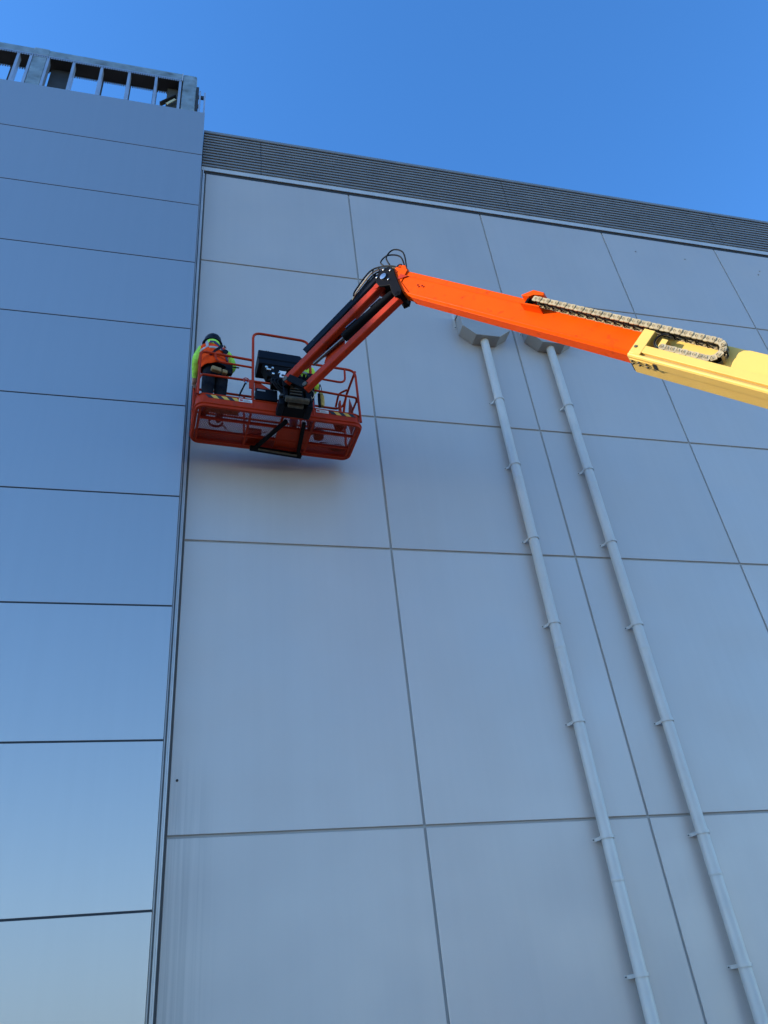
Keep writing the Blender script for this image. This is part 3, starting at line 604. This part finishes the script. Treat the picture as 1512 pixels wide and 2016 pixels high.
# rotator and its clutter in front of the basket
rcen = PL(1.36, -0.20, 0)
ro = MB(); ro.lathe([(0.14, 0.02), (0.16, 0.04), (0.16, 0.10), (0.12, 0.12), (0.11, 0.50), (0.14, 0.52), (0.14, 0.58)], Matrix.Translation(rcen), 24)
rot = ro.obj('rotator', 'black_paint', lift, 30)
def rbox(u0, u1, b0, b1, c0, c1, m, name='rotator_block', par=rot, bv=0.01): return plate(u0, u1, b0, b1, c0, c1, name, m, par, bevel=bv)
rbox(1.16, 1.58, -0.24, -0.024, -0.035, 0.06, 'black_paint', 'mount_plate')
rbox(1.12, 1.21, -0.30, -0.03, -0.055, 0.07, 'black_navy', 'mount_lug', bv=0.02)
rbox(1.52, 1.62, -0.30, -0.03, -0.055, 0.09, 'black_navy', 'mount_lug', bv=0.02)
rbox(1.25, 1.48, -0.29, -0.245, -0.06, 0.02, 'grime', 'clamp_bar', bv=0.012)
rbox(1.18, 1.24, -0.36, -0.02, 0.02, 0.34, 'black_navy', 'side_plate')
rbox(1.50, 1.58, -0.36, -0.02, 0.02, 0.46, 'black_navy', 'side_plate')
rbox(1.26, 1.46, -0.36, -0.30, 0.06, 0.28, 'black_paint', 'motor_block')
for q in range(4): rbox(1.27, 1.44, -0.375, -0.362, 0.09+0.055*q, 0.115+0.055*q, 'grime', 'motor_fin', bv=0.003)
MB().tube([PL(1.20, -0.36, 0.0), PL(1.54, -0.36, 0.0)], 0.045, 14).obj('pivot_tube', 'grime', rot)
for u in (1.17, 1.56): MB().lathe([(0.05, 0), (0.05, 0.03), (0.03, 0.04)], Matrix.Translation(PL(u, -0.30, 0.065)), 14).obj('nut', 'steel_dark', rot)
for u in (1.25, 1.50):
    MB().prism([PL(u-0.03, -0.02, 0.12), PL(u-0.03, -0.36, 0.30), PL(u-0.03, -0.40, 0.50), PL(u-0.03, -0.05, 0.62)], U*0.03).obj('rotator_cheek', 'black_paint', rot)
rbox(0.84, 1.16, -0.03, 0.10, 0.24, 0.46, 'black_navy', 'valve_box')
rbox(0.86, 0.98, -0.034, -0.031, 0.40, 0.43, 'print_grey', 'valve_label', bv=0)
rbox(1.05, 1.30, -0.16, -0.02, 0.46, 0.62, 'black_paint', 'valve_block')
rbox(1.58, 1.68, -0.20, -0.02, 0.28, 0.75, 'black_navy', 'cover')
MB().bar(J(0.02, -0.10, 0.07), J(0.30, -0.42, 0.07), 0.10, 0.03, ZZ).obj('lever_plate', 'black_paint', rot)
MB().bar(J(0.02, -0.10, -0.07), J(0.30, -0.42, -0.07), 0.10, 0.03, ZZ).obj('lever_plate', 'black_paint', rot)
MB().bar(J(-0.05, -0.08, 0.0), PL(1.36, -0.2, 0.30), 0.12, 0.14, ZZ).obj('knuckle', 'black_paint', rot)
for q in range(9):
    random.seed(40+q); u = 1.02+0.06*q
    hose([PL(u, -0.06, 0.62), PL(u+0.05, -0.22-0.02*q % 3, 0.50), PL(u+random.uniform(-.1, .12), -0.30, 0.36), PL(1.2+0.035*q, -0.26, 0.14)], 0.011, 'black_rubber', rot)
for q in range(4):
    hose([J(0.35+0.03*q, 0.30, -0.10), J(0.15, 0.22-0.04*q, -0.05), J(0.02, 0.05, 0.02+0.02*q), PL(1.20+0.03*q, -0.15, 0.55)], 0.012, 'black_rubber', rot)
hose([PL(1.58, -0.2, 0.50), PL(1.66, -0.24, 0.30), PL(1.62, -0.24, 0.20), PL(1.57, -0.22, 0.42)], 0.006, 'hose_cream', rot)
for u, c in ((1.06, 0.74), (1.16, 0.66), (1.30, 0.40), (1.02, 0.70)):
    MB().lathe([(0.018, 0), (0.018, 0.03), (0.010, 0.035)], Matrix.Translation(PL(u, -0.18, c)) @ (-VV).to_track_quat('Z', 'Y').to_matrix().to_4x4(), 10).obj('fitting', 'steel_bright', rot)
# control console
con = MB(); cs = [(-0.02, 1.00), (-0.02, 1.10), (0.02, 1.33), (0.05, 1.34), (0.36, 1.22), (0.36, 1.06), (0.30, 1.00)]
console = MB().prism([PL(0.89, b_, c_) for b_, c_ in cs], U*0.66).obj('control_console', 'black_navy', lift, 30, bevel=0.015)
MB().prism([PL(0.94, -0.01, 0.999), PL(1.02, -0.01, 0.76), PL(1.30, -0.01, 0.70), PL(1.50, -0.01, 0.999)], VV*0.16).obj('console_pedestal', 'black_paint', console, bevel=0.01)
MB().prism([PL(0.88, -0.024, 1.10), PL(0.88, -0.024, 1.125), PL(1.56, -0.024, 1.125), PL(1.56, -0.024, 1.10)], VV*0.012).obj('console_trim', 'black_paint', console)
for u in (1.03, 1.06): MB().tube([PL(u, 0.10, 1.30), PL(u, 0.09, 1.40)], 0.010, 8).obj('joystick', 'black_rubber', console)
plate(1.20, 1.31, -0.016, -0.012, 0.74, 0.90, 'white_placard', 'white_plate', console)
MB().lathe([(0.022, 0), (0.022, 0.003)], Matrix.Translation(PL(1.25, -0.0165, 0.81)) @ (-VV).to_track_quat('Z', 'Y').to_matrix().to_4x4(), 14).obj('placard_mark', 'hazard_black', console)
plate(1.265, 1.305, -0.0185, -0.0165, 0.81, 0.825, 'placard_line', 'print_red', console)
for u, c in ((1.00, 0.92), (1.02, 0.88), (1.10, 0.80)):
    MB().lathe([(0.022, 0), (0.022, 0.03), (0.012, 0.036)], Matrix.Translation(PL(u, -0.012, c)) @ (-VV).to_track_quat('Z', 'Y').to_matrix().to_4x4(), 10).obj('plug', 'steel_bright', console)

# lower machine: turntable, chassis, wheels (out of the picture to the right)
bx, by = T(TE, 0).x, T(TE, 0).y
tb = MB(); tz = T(TE, 0).z
tb.prism([V(bx-0.7, by-0.45, 1.2), V(bx-0.7, by-0.45, 1.9), V(bx-0.2, by-0.45, tz+0.2), V(bx+0.6, by-0.45, tz+0.1), V(bx+1.4, by-0.45, 1.9), V(bx+1.4, by-0.45, 1.2)], V(0, 0.9, 0)); tb.obj('turntable', 'yellow', lift, bevel=0.04)
ch = MB().box((bx-1.6, by-0.7, 0.55), (bx+1.8, by+0.7, 1.0)).box((bx-0.6, by-0.6, 1.0), (bx+0.8, by+0.6, 1.2)).obj('chassis', 'orange', lift, bevel=0.04)
for sx in (-1.25, 1.45):
    for sy in (-1, 1):
        M = Matrix.Translation((bx+sx, by+sy*0.95, 0.46)) @ Matrix.Rotation(R(90), 4, 'X')
        w_ = MB().lathe([(0.26, -0.17), (0.42, -0.17), (0.46, -0.12), (0.46, 0.12), (0.42, 0.17), (0.26, 0.17)], M, 28).obj('wheel', 'black_rubber', lift)
        MB().lathe([(0.24, -0.175), (0.255, -0.10), (0.255, 0.10), (0.24, 0.175)], M, 20).obj('rim', 'white_plate', w_)
        MB().tube([(bx+sx, by+sy*0.6, 0.62), (bx+sx, by+sy*0.98, 0.5)], 0.08, 10).obj('axle', 'black_paint', lift)

# ------------------------------------------------------------------ people
def skin_person(name, label, org, yaw, jt, bones, extra_fingers, scale=1.0):
    rootM = Matrix.Translation(org) @ Matrix.Rotation(yaw, 4, 'Z')
    t = thing(name, label, 'person', org)
    names = list(jt); idx = {n: i for i, n in enumerate(names)}
    verts = [jt[n][0] for n in names]; rad = [jt[n][1] for n in names]
    edges = [(idx[a], idx[b_]) for a, b_, _ in bones]
    me = bpy.data.meshes.new('body'); me.from_pydata(verts, edges, []); o = bpy.data.objects.new('body', me); C.objects.link(o)
    sm = o.modifiers.new('skin', 'SKIN'); sm.use_smooth_shade = True
    if not me.skin_vertices:
        bm = bmesh.new(); bm.from_mesh(me); bm.verts.layers.skin.verify(); bm.to_mesh(me); bm.free()
    for i, sv in enumerate(me.skin_vertices[0].data):
        sv.radius = rad[i] if isinstance(rad[i], tuple) else (rad[i], rad[i]); sv.use_root = (names[i] == 'pelvis')
    ss = o.modifiers.new('sub', 'SUBSURF'); ss.levels = 2; ss.render_levels = 2
    dg = bpy.context.evaluated_depsgraph_get(); dg.update()
    em = bpy.data.meshes.new_from_object(o.evaluated_get(dg)); bpy.data.objects.remove(o)
    mnames = []
    segs = [(Vector(jt[a][0]), Vector(jt[b_][0]), m_) for a, b_, m_ in bones]
    for _, _, m_ in segs:
        if m_ not in mnames: mnames.append(m_)
    em.materials.clear()
    for m_ in mnames: em.materials.append(MATS[m_])
    for p in em.polygons:
        c = p.center; best = None
        for a, b_, m_ in segs:
            ab = b_-a; tt_ = max(0, min(1, (c-a).dot(ab)/ab.length_squared)); d = (c-(a+ab*tt_)).length
            if best is None or d < best[0]: best = (d, m_)
        p.material_index = mnames.index(best[1]); p.use_smooth = True
    em.transform(rootM)
    bo = bpy.data.objects.new('body', em); C.objects.link(bo); bo.parent = t; bo.matrix_parent_inverse = t.matrix_world.inverted()
    return t, rootM, bo
def hand(jt, bones, side, wr, d, n, up_):
    """palm plus five separate, slightly curled fingers"""
    wr = Vector(wr); d = Vector(d).normalized(); n = Vector(n).normalized(); s_ = d.cross(n).normalized()
    jt['palm'+side] = (tuple(wr+d*0.055), (0.030, 0.024)); bones.append(('wrist'+side, 'palm'+side, 'skin'))
    for i, (off, ln) in enumerate(((-0.030, 0.060), (-0.010, 0.072), (0.011, 0.068), (0.030, 0.052))):
        k = f'f{i}{side}'; p1 = wr+d*0.085+s_*off; p2 = p1+d*ln*0.55+n*0.008; p3 = p2+d*ln*0.40+n*0.026
        jt[k+'a'] = (tuple(p1), 0.010); jt[k+'b'] = (tuple(p2), 0.009); jt[k+'c'] = (tuple(p3), 0.008)
        bones += [('palm'+side, k+'a', 'skin'), (k+'a', k+'b', 'skin'), (k+'b', k+'c', 'skin')]
    p1 = wr+d*0.045-s_*0.042+n*0.01; p2 = p1+d*0.035-s_*0.018+n*0.015
    jt['th'+side+'a'] = (tuple(p1), 0.011); jt['th'+side+'b'] = (tuple(p2), 0.009)
    bones += [('palm'+side, 'th'+side+'a', 'skin'), ('th'+side+'a', 'th'+side+'b', 'skin')]
def make_body(top, legs, arms, pel, spine, chest, nb, neck, hd, ht, shL, shR, face, kneeL, kneeR, ankL, ankR):
    jt = {'pelvis': (pel, 0.15), 'spine': (spine, 0.125), 'chest': (chest, 0.14), 'nbase': (nb, 0.085), 'neck': (neck, 0.058), 'head': (hd, 0.088), 'crown': (ht, 0.07)}
    f = Vector(face); h = Vector(hd)
    jt['nose'] = (tuple(h+f*0.112+V(0, 0, -0.01)), 0.013); jt['chin'] = (tuple(h+f*0.065+V(0, 0, -0.085)), 0.030)
    sd_ = Vector((f.y, -f.x, 0)).normalized()
    jt['earL'] = (tuple(h-sd_*0.092), (0.012, 0.02)); jt['earR'] = (tuple(h+sd_*0.092), (0.012, 0.02))
    bones = [('pelvis', 'spine', top), ('spine', 'chest', top), ('chest', 'nbase', top), ('nbase', 'neck', top), ('neck', 'head', 'skin'), ('head', 'crown', 'skin'),
             ('head', 'nose', 'skin'), ('head', 'chin', 'skin'), ('head', 'earL', 'skin'), ('head', 'earR', 'skin')]
    for s_, sh, (el, wr, hdv, hn), kn, an in (('L', shL, arms[0], kneeL, ankL), ('R', shR, arms[1], kneeR, ankR)):
        jt['sh'+s_] = (sh, 0.086); jt['el'+s_] = (el, 0.070); jt['wrist'+s_] = (wr, 0.040)
        bones += [('chest', 'sh'+s_, top), ('sh'+s_, 'el'+s_, top), ('el'+s_, 'wrist'+s_, top)]
        hand(jt, bones, s_, wr, hdv, hn, None)
        sx = -1 if s_ == 'L' else 1
        hip = (pel[0]+sx*0.095, pel[1], pel[2]-0.06)
        jt['hip'+s_] = (hip, 0.122); jt['kn'+s_] = (kn, 0.098); jt['an'+s_] = (an, 0.055); jt['toe'+s_] = ((an[0]+sx*0.02, an[1]+0.16, 0.045), (0.045, 0.04)); jt['heel'+s_] = ((an[0], an[1]-0.045, 0.045), 0.042)
        bones += [('pelvis', 'hip'+s_, legs), ('hip'+s_, 'kn'+s_, legs), ('kn'+s_, 'an'+s_, legs), ('an'+s_, 'toe'+s_, 'boot'), ('an'+s_, 'heel'+s_, 'boot')]
    return jt, bones
def ell(cx, cy, z, a, b_, n=24, tilt=0.0, ph=0.0):
    return [V(cx+a*math.cos(2*math.pi*j/n), cy+b_*math.sin(2*math.pi*j/n), z+tilt*math.cos(2*math.pi*j/n)+ph*math.sin(2*math.pi*j/n)) for j in range(n)]
def xf(mbx, M): mbx.v = [M @ p for p in mbx.v]; return mbx

# worker reaching to the corner: black hard hat, lime hoodie, orange vest
pel, spine, chest = (0.02, -0.02, 0.95), (0.01, 0.0, 1.13), (-0.015, 0.035, 1.30)
jt, bones = make_body('hivis_lime', 'trousers',
    [((-0.275, 0.05, 1.06), (-0.225, 0.22, 0.86), (0.1, 0.5, -0.85), (0.2, -0.4, -0.3)), ((0.325, 0.04, 1.16), (0.23, 0.29, 1.10), (-0.4, 0.9, 0.0), (0, 0, -1))],
    pel, spine, chest, (-0.02, 0.07, 1.44), (-0.02, 0.10, 1.51), (-0.015, 0.14, 1.60), (-0.012, 0.15, 1.67), (-0.195, 0.07, 1.335), (0.215, 0.04, 1.405), (-0.25, 0.93, -0.26), (-0.085, 0.02, 0.50), (0.115, 0.03, 0.50), (-0.09, -0.01, 0.09), (0.12, 0.0, 0.09))
FL = PL(0.26, 0.26, 0.060)
w1, M1, body1 = skin_person('person', 'worker in black hard hat and orange vest at the basket rail by the corner', FL, YW+R(14), jt, bones, None)
vst = MB().loft([ell(0.0, -0.02, 0.93, 0.225, 0.195, tilt=0.075, ph=0.03), ell(0.0, -0.01, 1.04, 0.220, 0.190, tilt=0.03), ell(-0.01, 0.01, 1.15, 0.218, 0.188), ell(-0.015, 0.03, 1.28, 0.225, 0.190, tilt=0.01), ell(-0.015, 0.045, 1.37, 0.225, 0.165, tilt=0.025), ell(-0.012, 0.06, 1.435, 0.185, 0.13, tilt=0.025), ell(-0.018, 0.075, 1.475, 0.09, 0.09)], cap=False)
from mathutils import noise as mnoise
def folds(mbx, nring, sub, amp, sc_):
    n = len(mbx.v)//nring; R0 = [mbx.v[i*n:(i+1)*n] for i in range(nring)]; out = []
    for i in range(nring-1):
        for q in range(sub):
            t = q/sub; out.append([R0[i][j].lerp(R0[i+1][j], t) for j in range(n)])
    out.append(R0[-1]); cen = Vector((0, 0.03, 0))
    for g_ in out:
        for j, p in enumerate(g_):
            d = Vector((p.x, p.y-0.03, 0)).normalized(); g_[j] = p+d*amp*mnoise.noise(Vector((p.x*sc_, p.y*sc_, p.z*sc_*0.8)))
    b_ = MB(); b_.loft(out, cap=False); return b_
vst = folds(vst, 7, 4, 0.022, 11.0)
vest = xf(vst, M1).obj('safety_vest', 'hivis_orange', w1, 60); sl = vest.modifiers.new('thick', 'SOLIDIFY'); sl.thickness = 0.006
def band(rings, m, name, par, M):
    o = xf(MB().loft(rings, cap=False), M).obj(name, m, par, 60); s_ = o.modifiers.new('thick', 'SOLIDIFY'); s_.thickness = 0.004; s_.offset = 1; return o
band([ell(-0.012, 0.018, 1.19, 0.226, 0.193, ph=-0.02), ell(-0.013, 0.02, 1.235, 0.229, 0.194, ph=-0.02)], 'reflective', 'reflective_band', vest, M1)
def strap(pts, w, m, name, par, M, th=0.006):
    pts = [Vector(p) for p in pts]; b_ = MB()
    cen = Vector((0, 0.02, 0))
    rings = []
    for i, p in enumerate(pts):
        d = (pts[min(i+1, len(pts)-1)]-pts[max(i-1, 0)]).normalized(); out = Vector((p.x, p.y-0.03, 0)).normalized(); s_ = d.cross(out).normalized()
        rings.append([p-s_*w/2, p+s_*w/2, p+s_*w/2+out*th, p-s_*w/2+out*th])
    return xf(b_.loft(rings), M).obj(name, m, par, 30)
strap([(-0.155, -0.04, 1.445), (-0.165, -0.10, 1.36), (-0.165, -0.128, 1.24)], 0.045, 'reflective', 'reflective_band', vest, M1)
strap([(0.125, -0.04, 1.47), (0.14, -0.105, 1.39), (0.145, -0.138, 1.25)], 0.045, 'reflective', 'reflective_band', vest, M1)
hn = strap([(-0.10, -0.03, 1.475), (-0.06, -0.125, 1.40), (0.03, -0.168, 1.28), (0.10, -0.172, 1.16), (0.14, -0.168, 1.02)], 0.045, 'strap_purple', 'harness', w1, M1)
strap([(0.10, -0.04, 1.48), (0.07, -0.130, 1.38), (0.03, -0.172, 1.28), (-0.06, -0.184, 1.15), (-0.13, -0.175, 1.03)], 0.04, 'strap_black', 'harness_strap', hn, M1)
MB().lathe([(0.045, 0), (0.045, 0.012)], Matrix.Translation(M1 @ V(0.10, -0.180, 1.20)) @ V(0.2, -1, 0.1).to_track_quat('Z', 'Y').to_matrix().to_4x4(), 12).obj('harness_pad', 'strap_black', hn)
MB().tube([M1 @ V(0.10, -0.178, 1.26), M1 @ V(0.12, -0.185, 1.20), M1 @ V(0.13, -0.18, 1.13)], 0.005, 6).obj('harness_buckle', 'steel_bright', hn)
xf(MB().loft([ell(0.02, -0.02, 0.88, 0.205, 0.185), ell(0.02, -0.02, 0.935, 0.205, 0.185)]), M1).obj('tool_belt', 'strap_black', w1, 50)
bl = [o for o in w1.children if o.name.startswith('tool_belt')][0]
for (x, y, z, w_, h_, m_) in ((0.17, -0.15, 0.88, 0.12, 0.20, 'strap_black'), (-0.04, -0.20, 0.74, 0.15, 0.08, 'leather_tan'), (0.09, -0.195, 0.745, 0.08, 0.07, 'leather_tan')):
    xf(MB().box((x-w_/2, y-0.03, z-h_/2), (x+w_/2, y+0.04, z+h_/2)), M1).obj('tool_pouch', m_, bl, bevel=0.015)
MB().tube([M1 @ V(0.17, -0.14, 0.95), M1 @ V(0.34, -0.14, 1.0)], 0.011, 8).obj('hammer_handle', 'strap_black', bl)
def hood(M, c, par, m):
    b_ = MB().loft([ell(c[0], c[1]-0.02, c[2]-0.07, 0.10, 0.10, 16), ell(c[0], c[1]-0.025, c[2]-0.02, 0.118, 0.112, 16), ell(c[0], c[1]-0.015, c[2]+0.03, 0.112, 0.105, 16), ell(c[0], c[1]+0.01, c[2]+0.05, 0.096, 0.09, 16)])
    return xf(b_, M).obj('hood', m, par, 60)
hood(M1, (-0.018, 0.075, 1.525), body1, 'hivis_lime')
def hat(M, c, tilt, par, m, k=1.0):
    MM = M @ Matrix.Translation(c) @ Matrix.Rotation(tilt, 4, 'X') @ Matrix.Scale(k, 4)
    prof = [(0.150, -0.012), (0.148, -0.004), (0.132, 0.004), (0.130, 0.035), (0.120, 0.075), (0.096, 0.108), (0.060, 0.126), (0.015, 0.132)]
    h = MB().lathe(prof, MM @ Matrix.Diagonal((0.92, 1.06, 1, 1)), 28).obj('hard_hat', m, par, 50)
    for s_ in (-0.03, 0.03):
        pts = [MM @ V(s_, 0.135*math.cos(a), 0.02+0.115*math.sin(a)) for a in [R(15)+R(15)*q for q in range(11)]]
        MB().tube(pts, 0.008, 6).obj('hat_rib', m, h)
    return h
hat(M1, (0.0, 0.125, 1.632), R(12), w1, 'hat_black', 1.12)

# second worker, half hidden behind the jib
pel, spine, chest = (0.0, -0.02, 0.90), (0.0, 0.02, 1.07), (0.0, 0.06, 1.24)
jt, bones = make_body('hivis_yellow', 'denim',
    [((-0.27, 0.14, 1.04), (-0.20, 0.34, 0.98), (0.3, 0.9, -0.1), (0, 0, -1)), ((0.26, 0.14, 1.03), (0.16, 0.36, 1.0), (-0.3, 0.9, 0.0), (0, 0, -1))],
    pel, spine, chest, (0.0, 0.10, 1.375), (0.0, 0.14, 1.43), (0.0, 0.19, 1.51), (0.0, 0.21, 1.58), (-0.185, 0.08, 1.30), (0.185, 0.08, 1.30), (0.0, 0.95, -0.3), (-0.12, 0.05, 0.47), (0.12, 0.06, 0.47), (-0.13, 0.0, 0.09), (0.13, 0.01, 0.09))
w2, M2, body2 = skin_person('person', 'worker in bright yellow hi-vis shirt half hidden behind the jib arm of the lift', PL(1.60, 0.30, 0.060), YW+R(-8), jt, bones, None)
band([ell(0.0, 0.02, 1.06, 0.165, 0.15), ell(0.0, 0.03, 1.11, 0.165, 0.15)], 'reflective', 'reflective_band', body2, M2)
strap([(0.11, -0.03, 1.40), (0.13, -0.10, 1.28), (0.14, -0.13, 1.12), (0.12, -0.15, 0.98)], 0.03, 'strap_black', 'harness', w2, M2)
strap([(-0.11, -0.03, 1.40), (-0.13, -0.10, 1.28), (-0.12, -0.13, 1.12), (-0.10, -0.15, 0.98)], 0.03, 'strap_black', 'harness', w2, M2)
xf(MB().loft([ell(0.0, -0.02, 0.86, 0.170, 0.155), ell(0.0, -0.02, 0.91, 0.170, 0.155)]), M2).obj('tool_belt', 'strap_black', w2, 50)
hat(M2, (0.0, 0.185, 1.53), R(-20), w2, 'hat_black')

# ------------------------------------------------------------------ loose things in the basket
pb = thing('tool_pouch', 'worn yellow tool pouch hanging at the rail beside the yellow shirted worker', 'pouch', PL(1.86, 0.10, 0.60))
prf = MB().loft([[PL(1.86+0.05*k_*math.cos(a), 0.11+0.045*k_*math.sin(a), z) for a in [2*math.pi*q/16 for q in range(16)]] for k_, z in ((0.7, 0.40), (1.0, 0.44), (1.08, 0.52), (1.0, 0.60), (0.72, 0.66))]).obj('pouch_body', 'pouch_yellow', pb, 50)
MB().tube([PL(1.83, 0.08, 0.65), PL(1.82, 0.03, 0.72), PL(1.83, 0.02, 0.76)], 0.008, 6).obj('pouch_strap', 'strap_black', pb)
MB().tube([PL(1.88, 0.10, 0.65), PL(1.86, 0.06, 0.74), PL(1.83, 0.02, 0.78)], 0.006, 6).obj('pouch_strap', 'strap_black', pb)
plate(1.80, 1.84, 0.05, 0.09, 0.34, 0.62, 'pouch_flap', 'strap_black', pb, bevel=0.01)
ly = thing('lanyard', 'black safety lanyard with snap hook clipped on the basket rail near its control console', 'lanyard', PL(0.62, 0.0, 0.25))
MB().tube([PL(0.695, -0.006, 0.56), PL(0.66, -0.01, 0.45), PL(0.62, -0.01, 0.33), PL(0.60, -0.008, 0.26)], 0.013, 8).obj('webbing', 'strap_black', ly)
MB().tube(arc(PL(0.70, -0.005, 0.61), U, ZZ, 0.042, 0, 2*math.pi, 14)[:-1], 0.008, 8, closed=True).obj('snap_hook', 'print_red', ly)
MB().tube([PL(0.70, -0.006, 0.57), PL(0.695, -0.008, 0.53)], 0.016, 10).obj('swivel', 'steel_bright', ly)
def bucket(u, b_, r, h, m, label):
    t = thing('bucket', label, 'bucket', PL(u, b_, 0.062)); M = Matrix.Translation(PL(u, b_, 0.062))
    k_ = MB().lathe([(r*0.85, 0), (r, h), (r*0.93, h), (r*0.80, 0.01)], M, 22).obj('shell', m, t)
    MB().tube(arc(PL(u, b_, 0.062+h), U, ZZ, r*0.98, 0, math.pi, 10), 0.004, 6).obj('handle', 'steel_bright', t)
bucket(2.13, 0.17, 0.085, 0.14, 'black_rubber', 'small black bucket on the basket floor under the gate end')
bucket(1.88, 0.44, 0.09, 0.12, 'steel_dark', 'small grey bucket on the mesh floor beside the yellow shirted worker')
coil = MB()
cp = [PL(0.33+0.10*(1+0.03*math.sin(q))*math.cos(q*0.45), 0.42+0.085*math.sin(q*0.45), 0.068+0.0010*q) for q in range(44)]
tag(coil.tube(cp+[PL(0.55, 0.58, 0.07), PL(0.75, 0.62, 0.07), PL(0.95, 0.55, 0.07), PL(1.1, 0.46, 0.07)], 0.008, 6).obj('cable_coil', 'black_rubber'), 'loose coil of black cable lying on the mesh floor of the basket', 'cable')
tbx = thing('tool_box', 'dark red toolbox lying on the basket floor between the two workers', 'toolbox', PL(1.0, 0.2, 0.062))
plate(0.83, 1.03, 0.60, 0.76, 0.062, 0.20, 'box_body', 'orange_shaded', tbx, bevel=0.01); plate(0.825, 1.035, 0.595, 0.765, 0.201, 0.23, 'box_lid', 'black_paint', tbx, bevel=0.008)
MB().tube([PL(0.87, 0.68, 0.23), PL(0.88, 0.68, 0.265), PL(0.98, 0.68, 0.265), PL(0.99, 0.68, 0.23)], 0.008, 6).obj('box_handle', 'black_paint', tbx)

tag(MB().tube([PL(1.80+0.05*q+0.03*math.sin(q*2.1), 0.60+0.07*math.sin(q*1.3), 0.070+0.004*(q % 2)) for q in range(12)], 0.010, 6).obj('rope', 'black_rubber'), 'dark rope snaking over the mesh floor under the gate end of the basket', 'rope')
rg = MB(); random.seed(5); n_ = 14
ring = [[PL(2.20+0.11*k_*math.cos(2*math.pi*q/n_)*(1+0.25*math.sin(3*q)), 0.66+0.06*k_*math.sin(2*math.pi*q/n_), 0.062+z_+random.uniform(0, 0.012)) for q in range(n_)] for k_, z_ in ((1.0, 0.0), (0.95, 0.018), (0.6, 0.035), (0.2, 0.045))]
tag(rg.loft(ring).obj('rag', 'steel_dark', None, 60), 'crumpled dark rag on the basket floor in its far corner by the gate', 'rag')
tag(plate(0.16, 0.62, 0.10, 0.20, 0.062, 0.085, 'board', 'wood', None, bevel=0.003), 'short wooden board lying flat on the basket floor at the black hatted worker\'s feet', 'board')
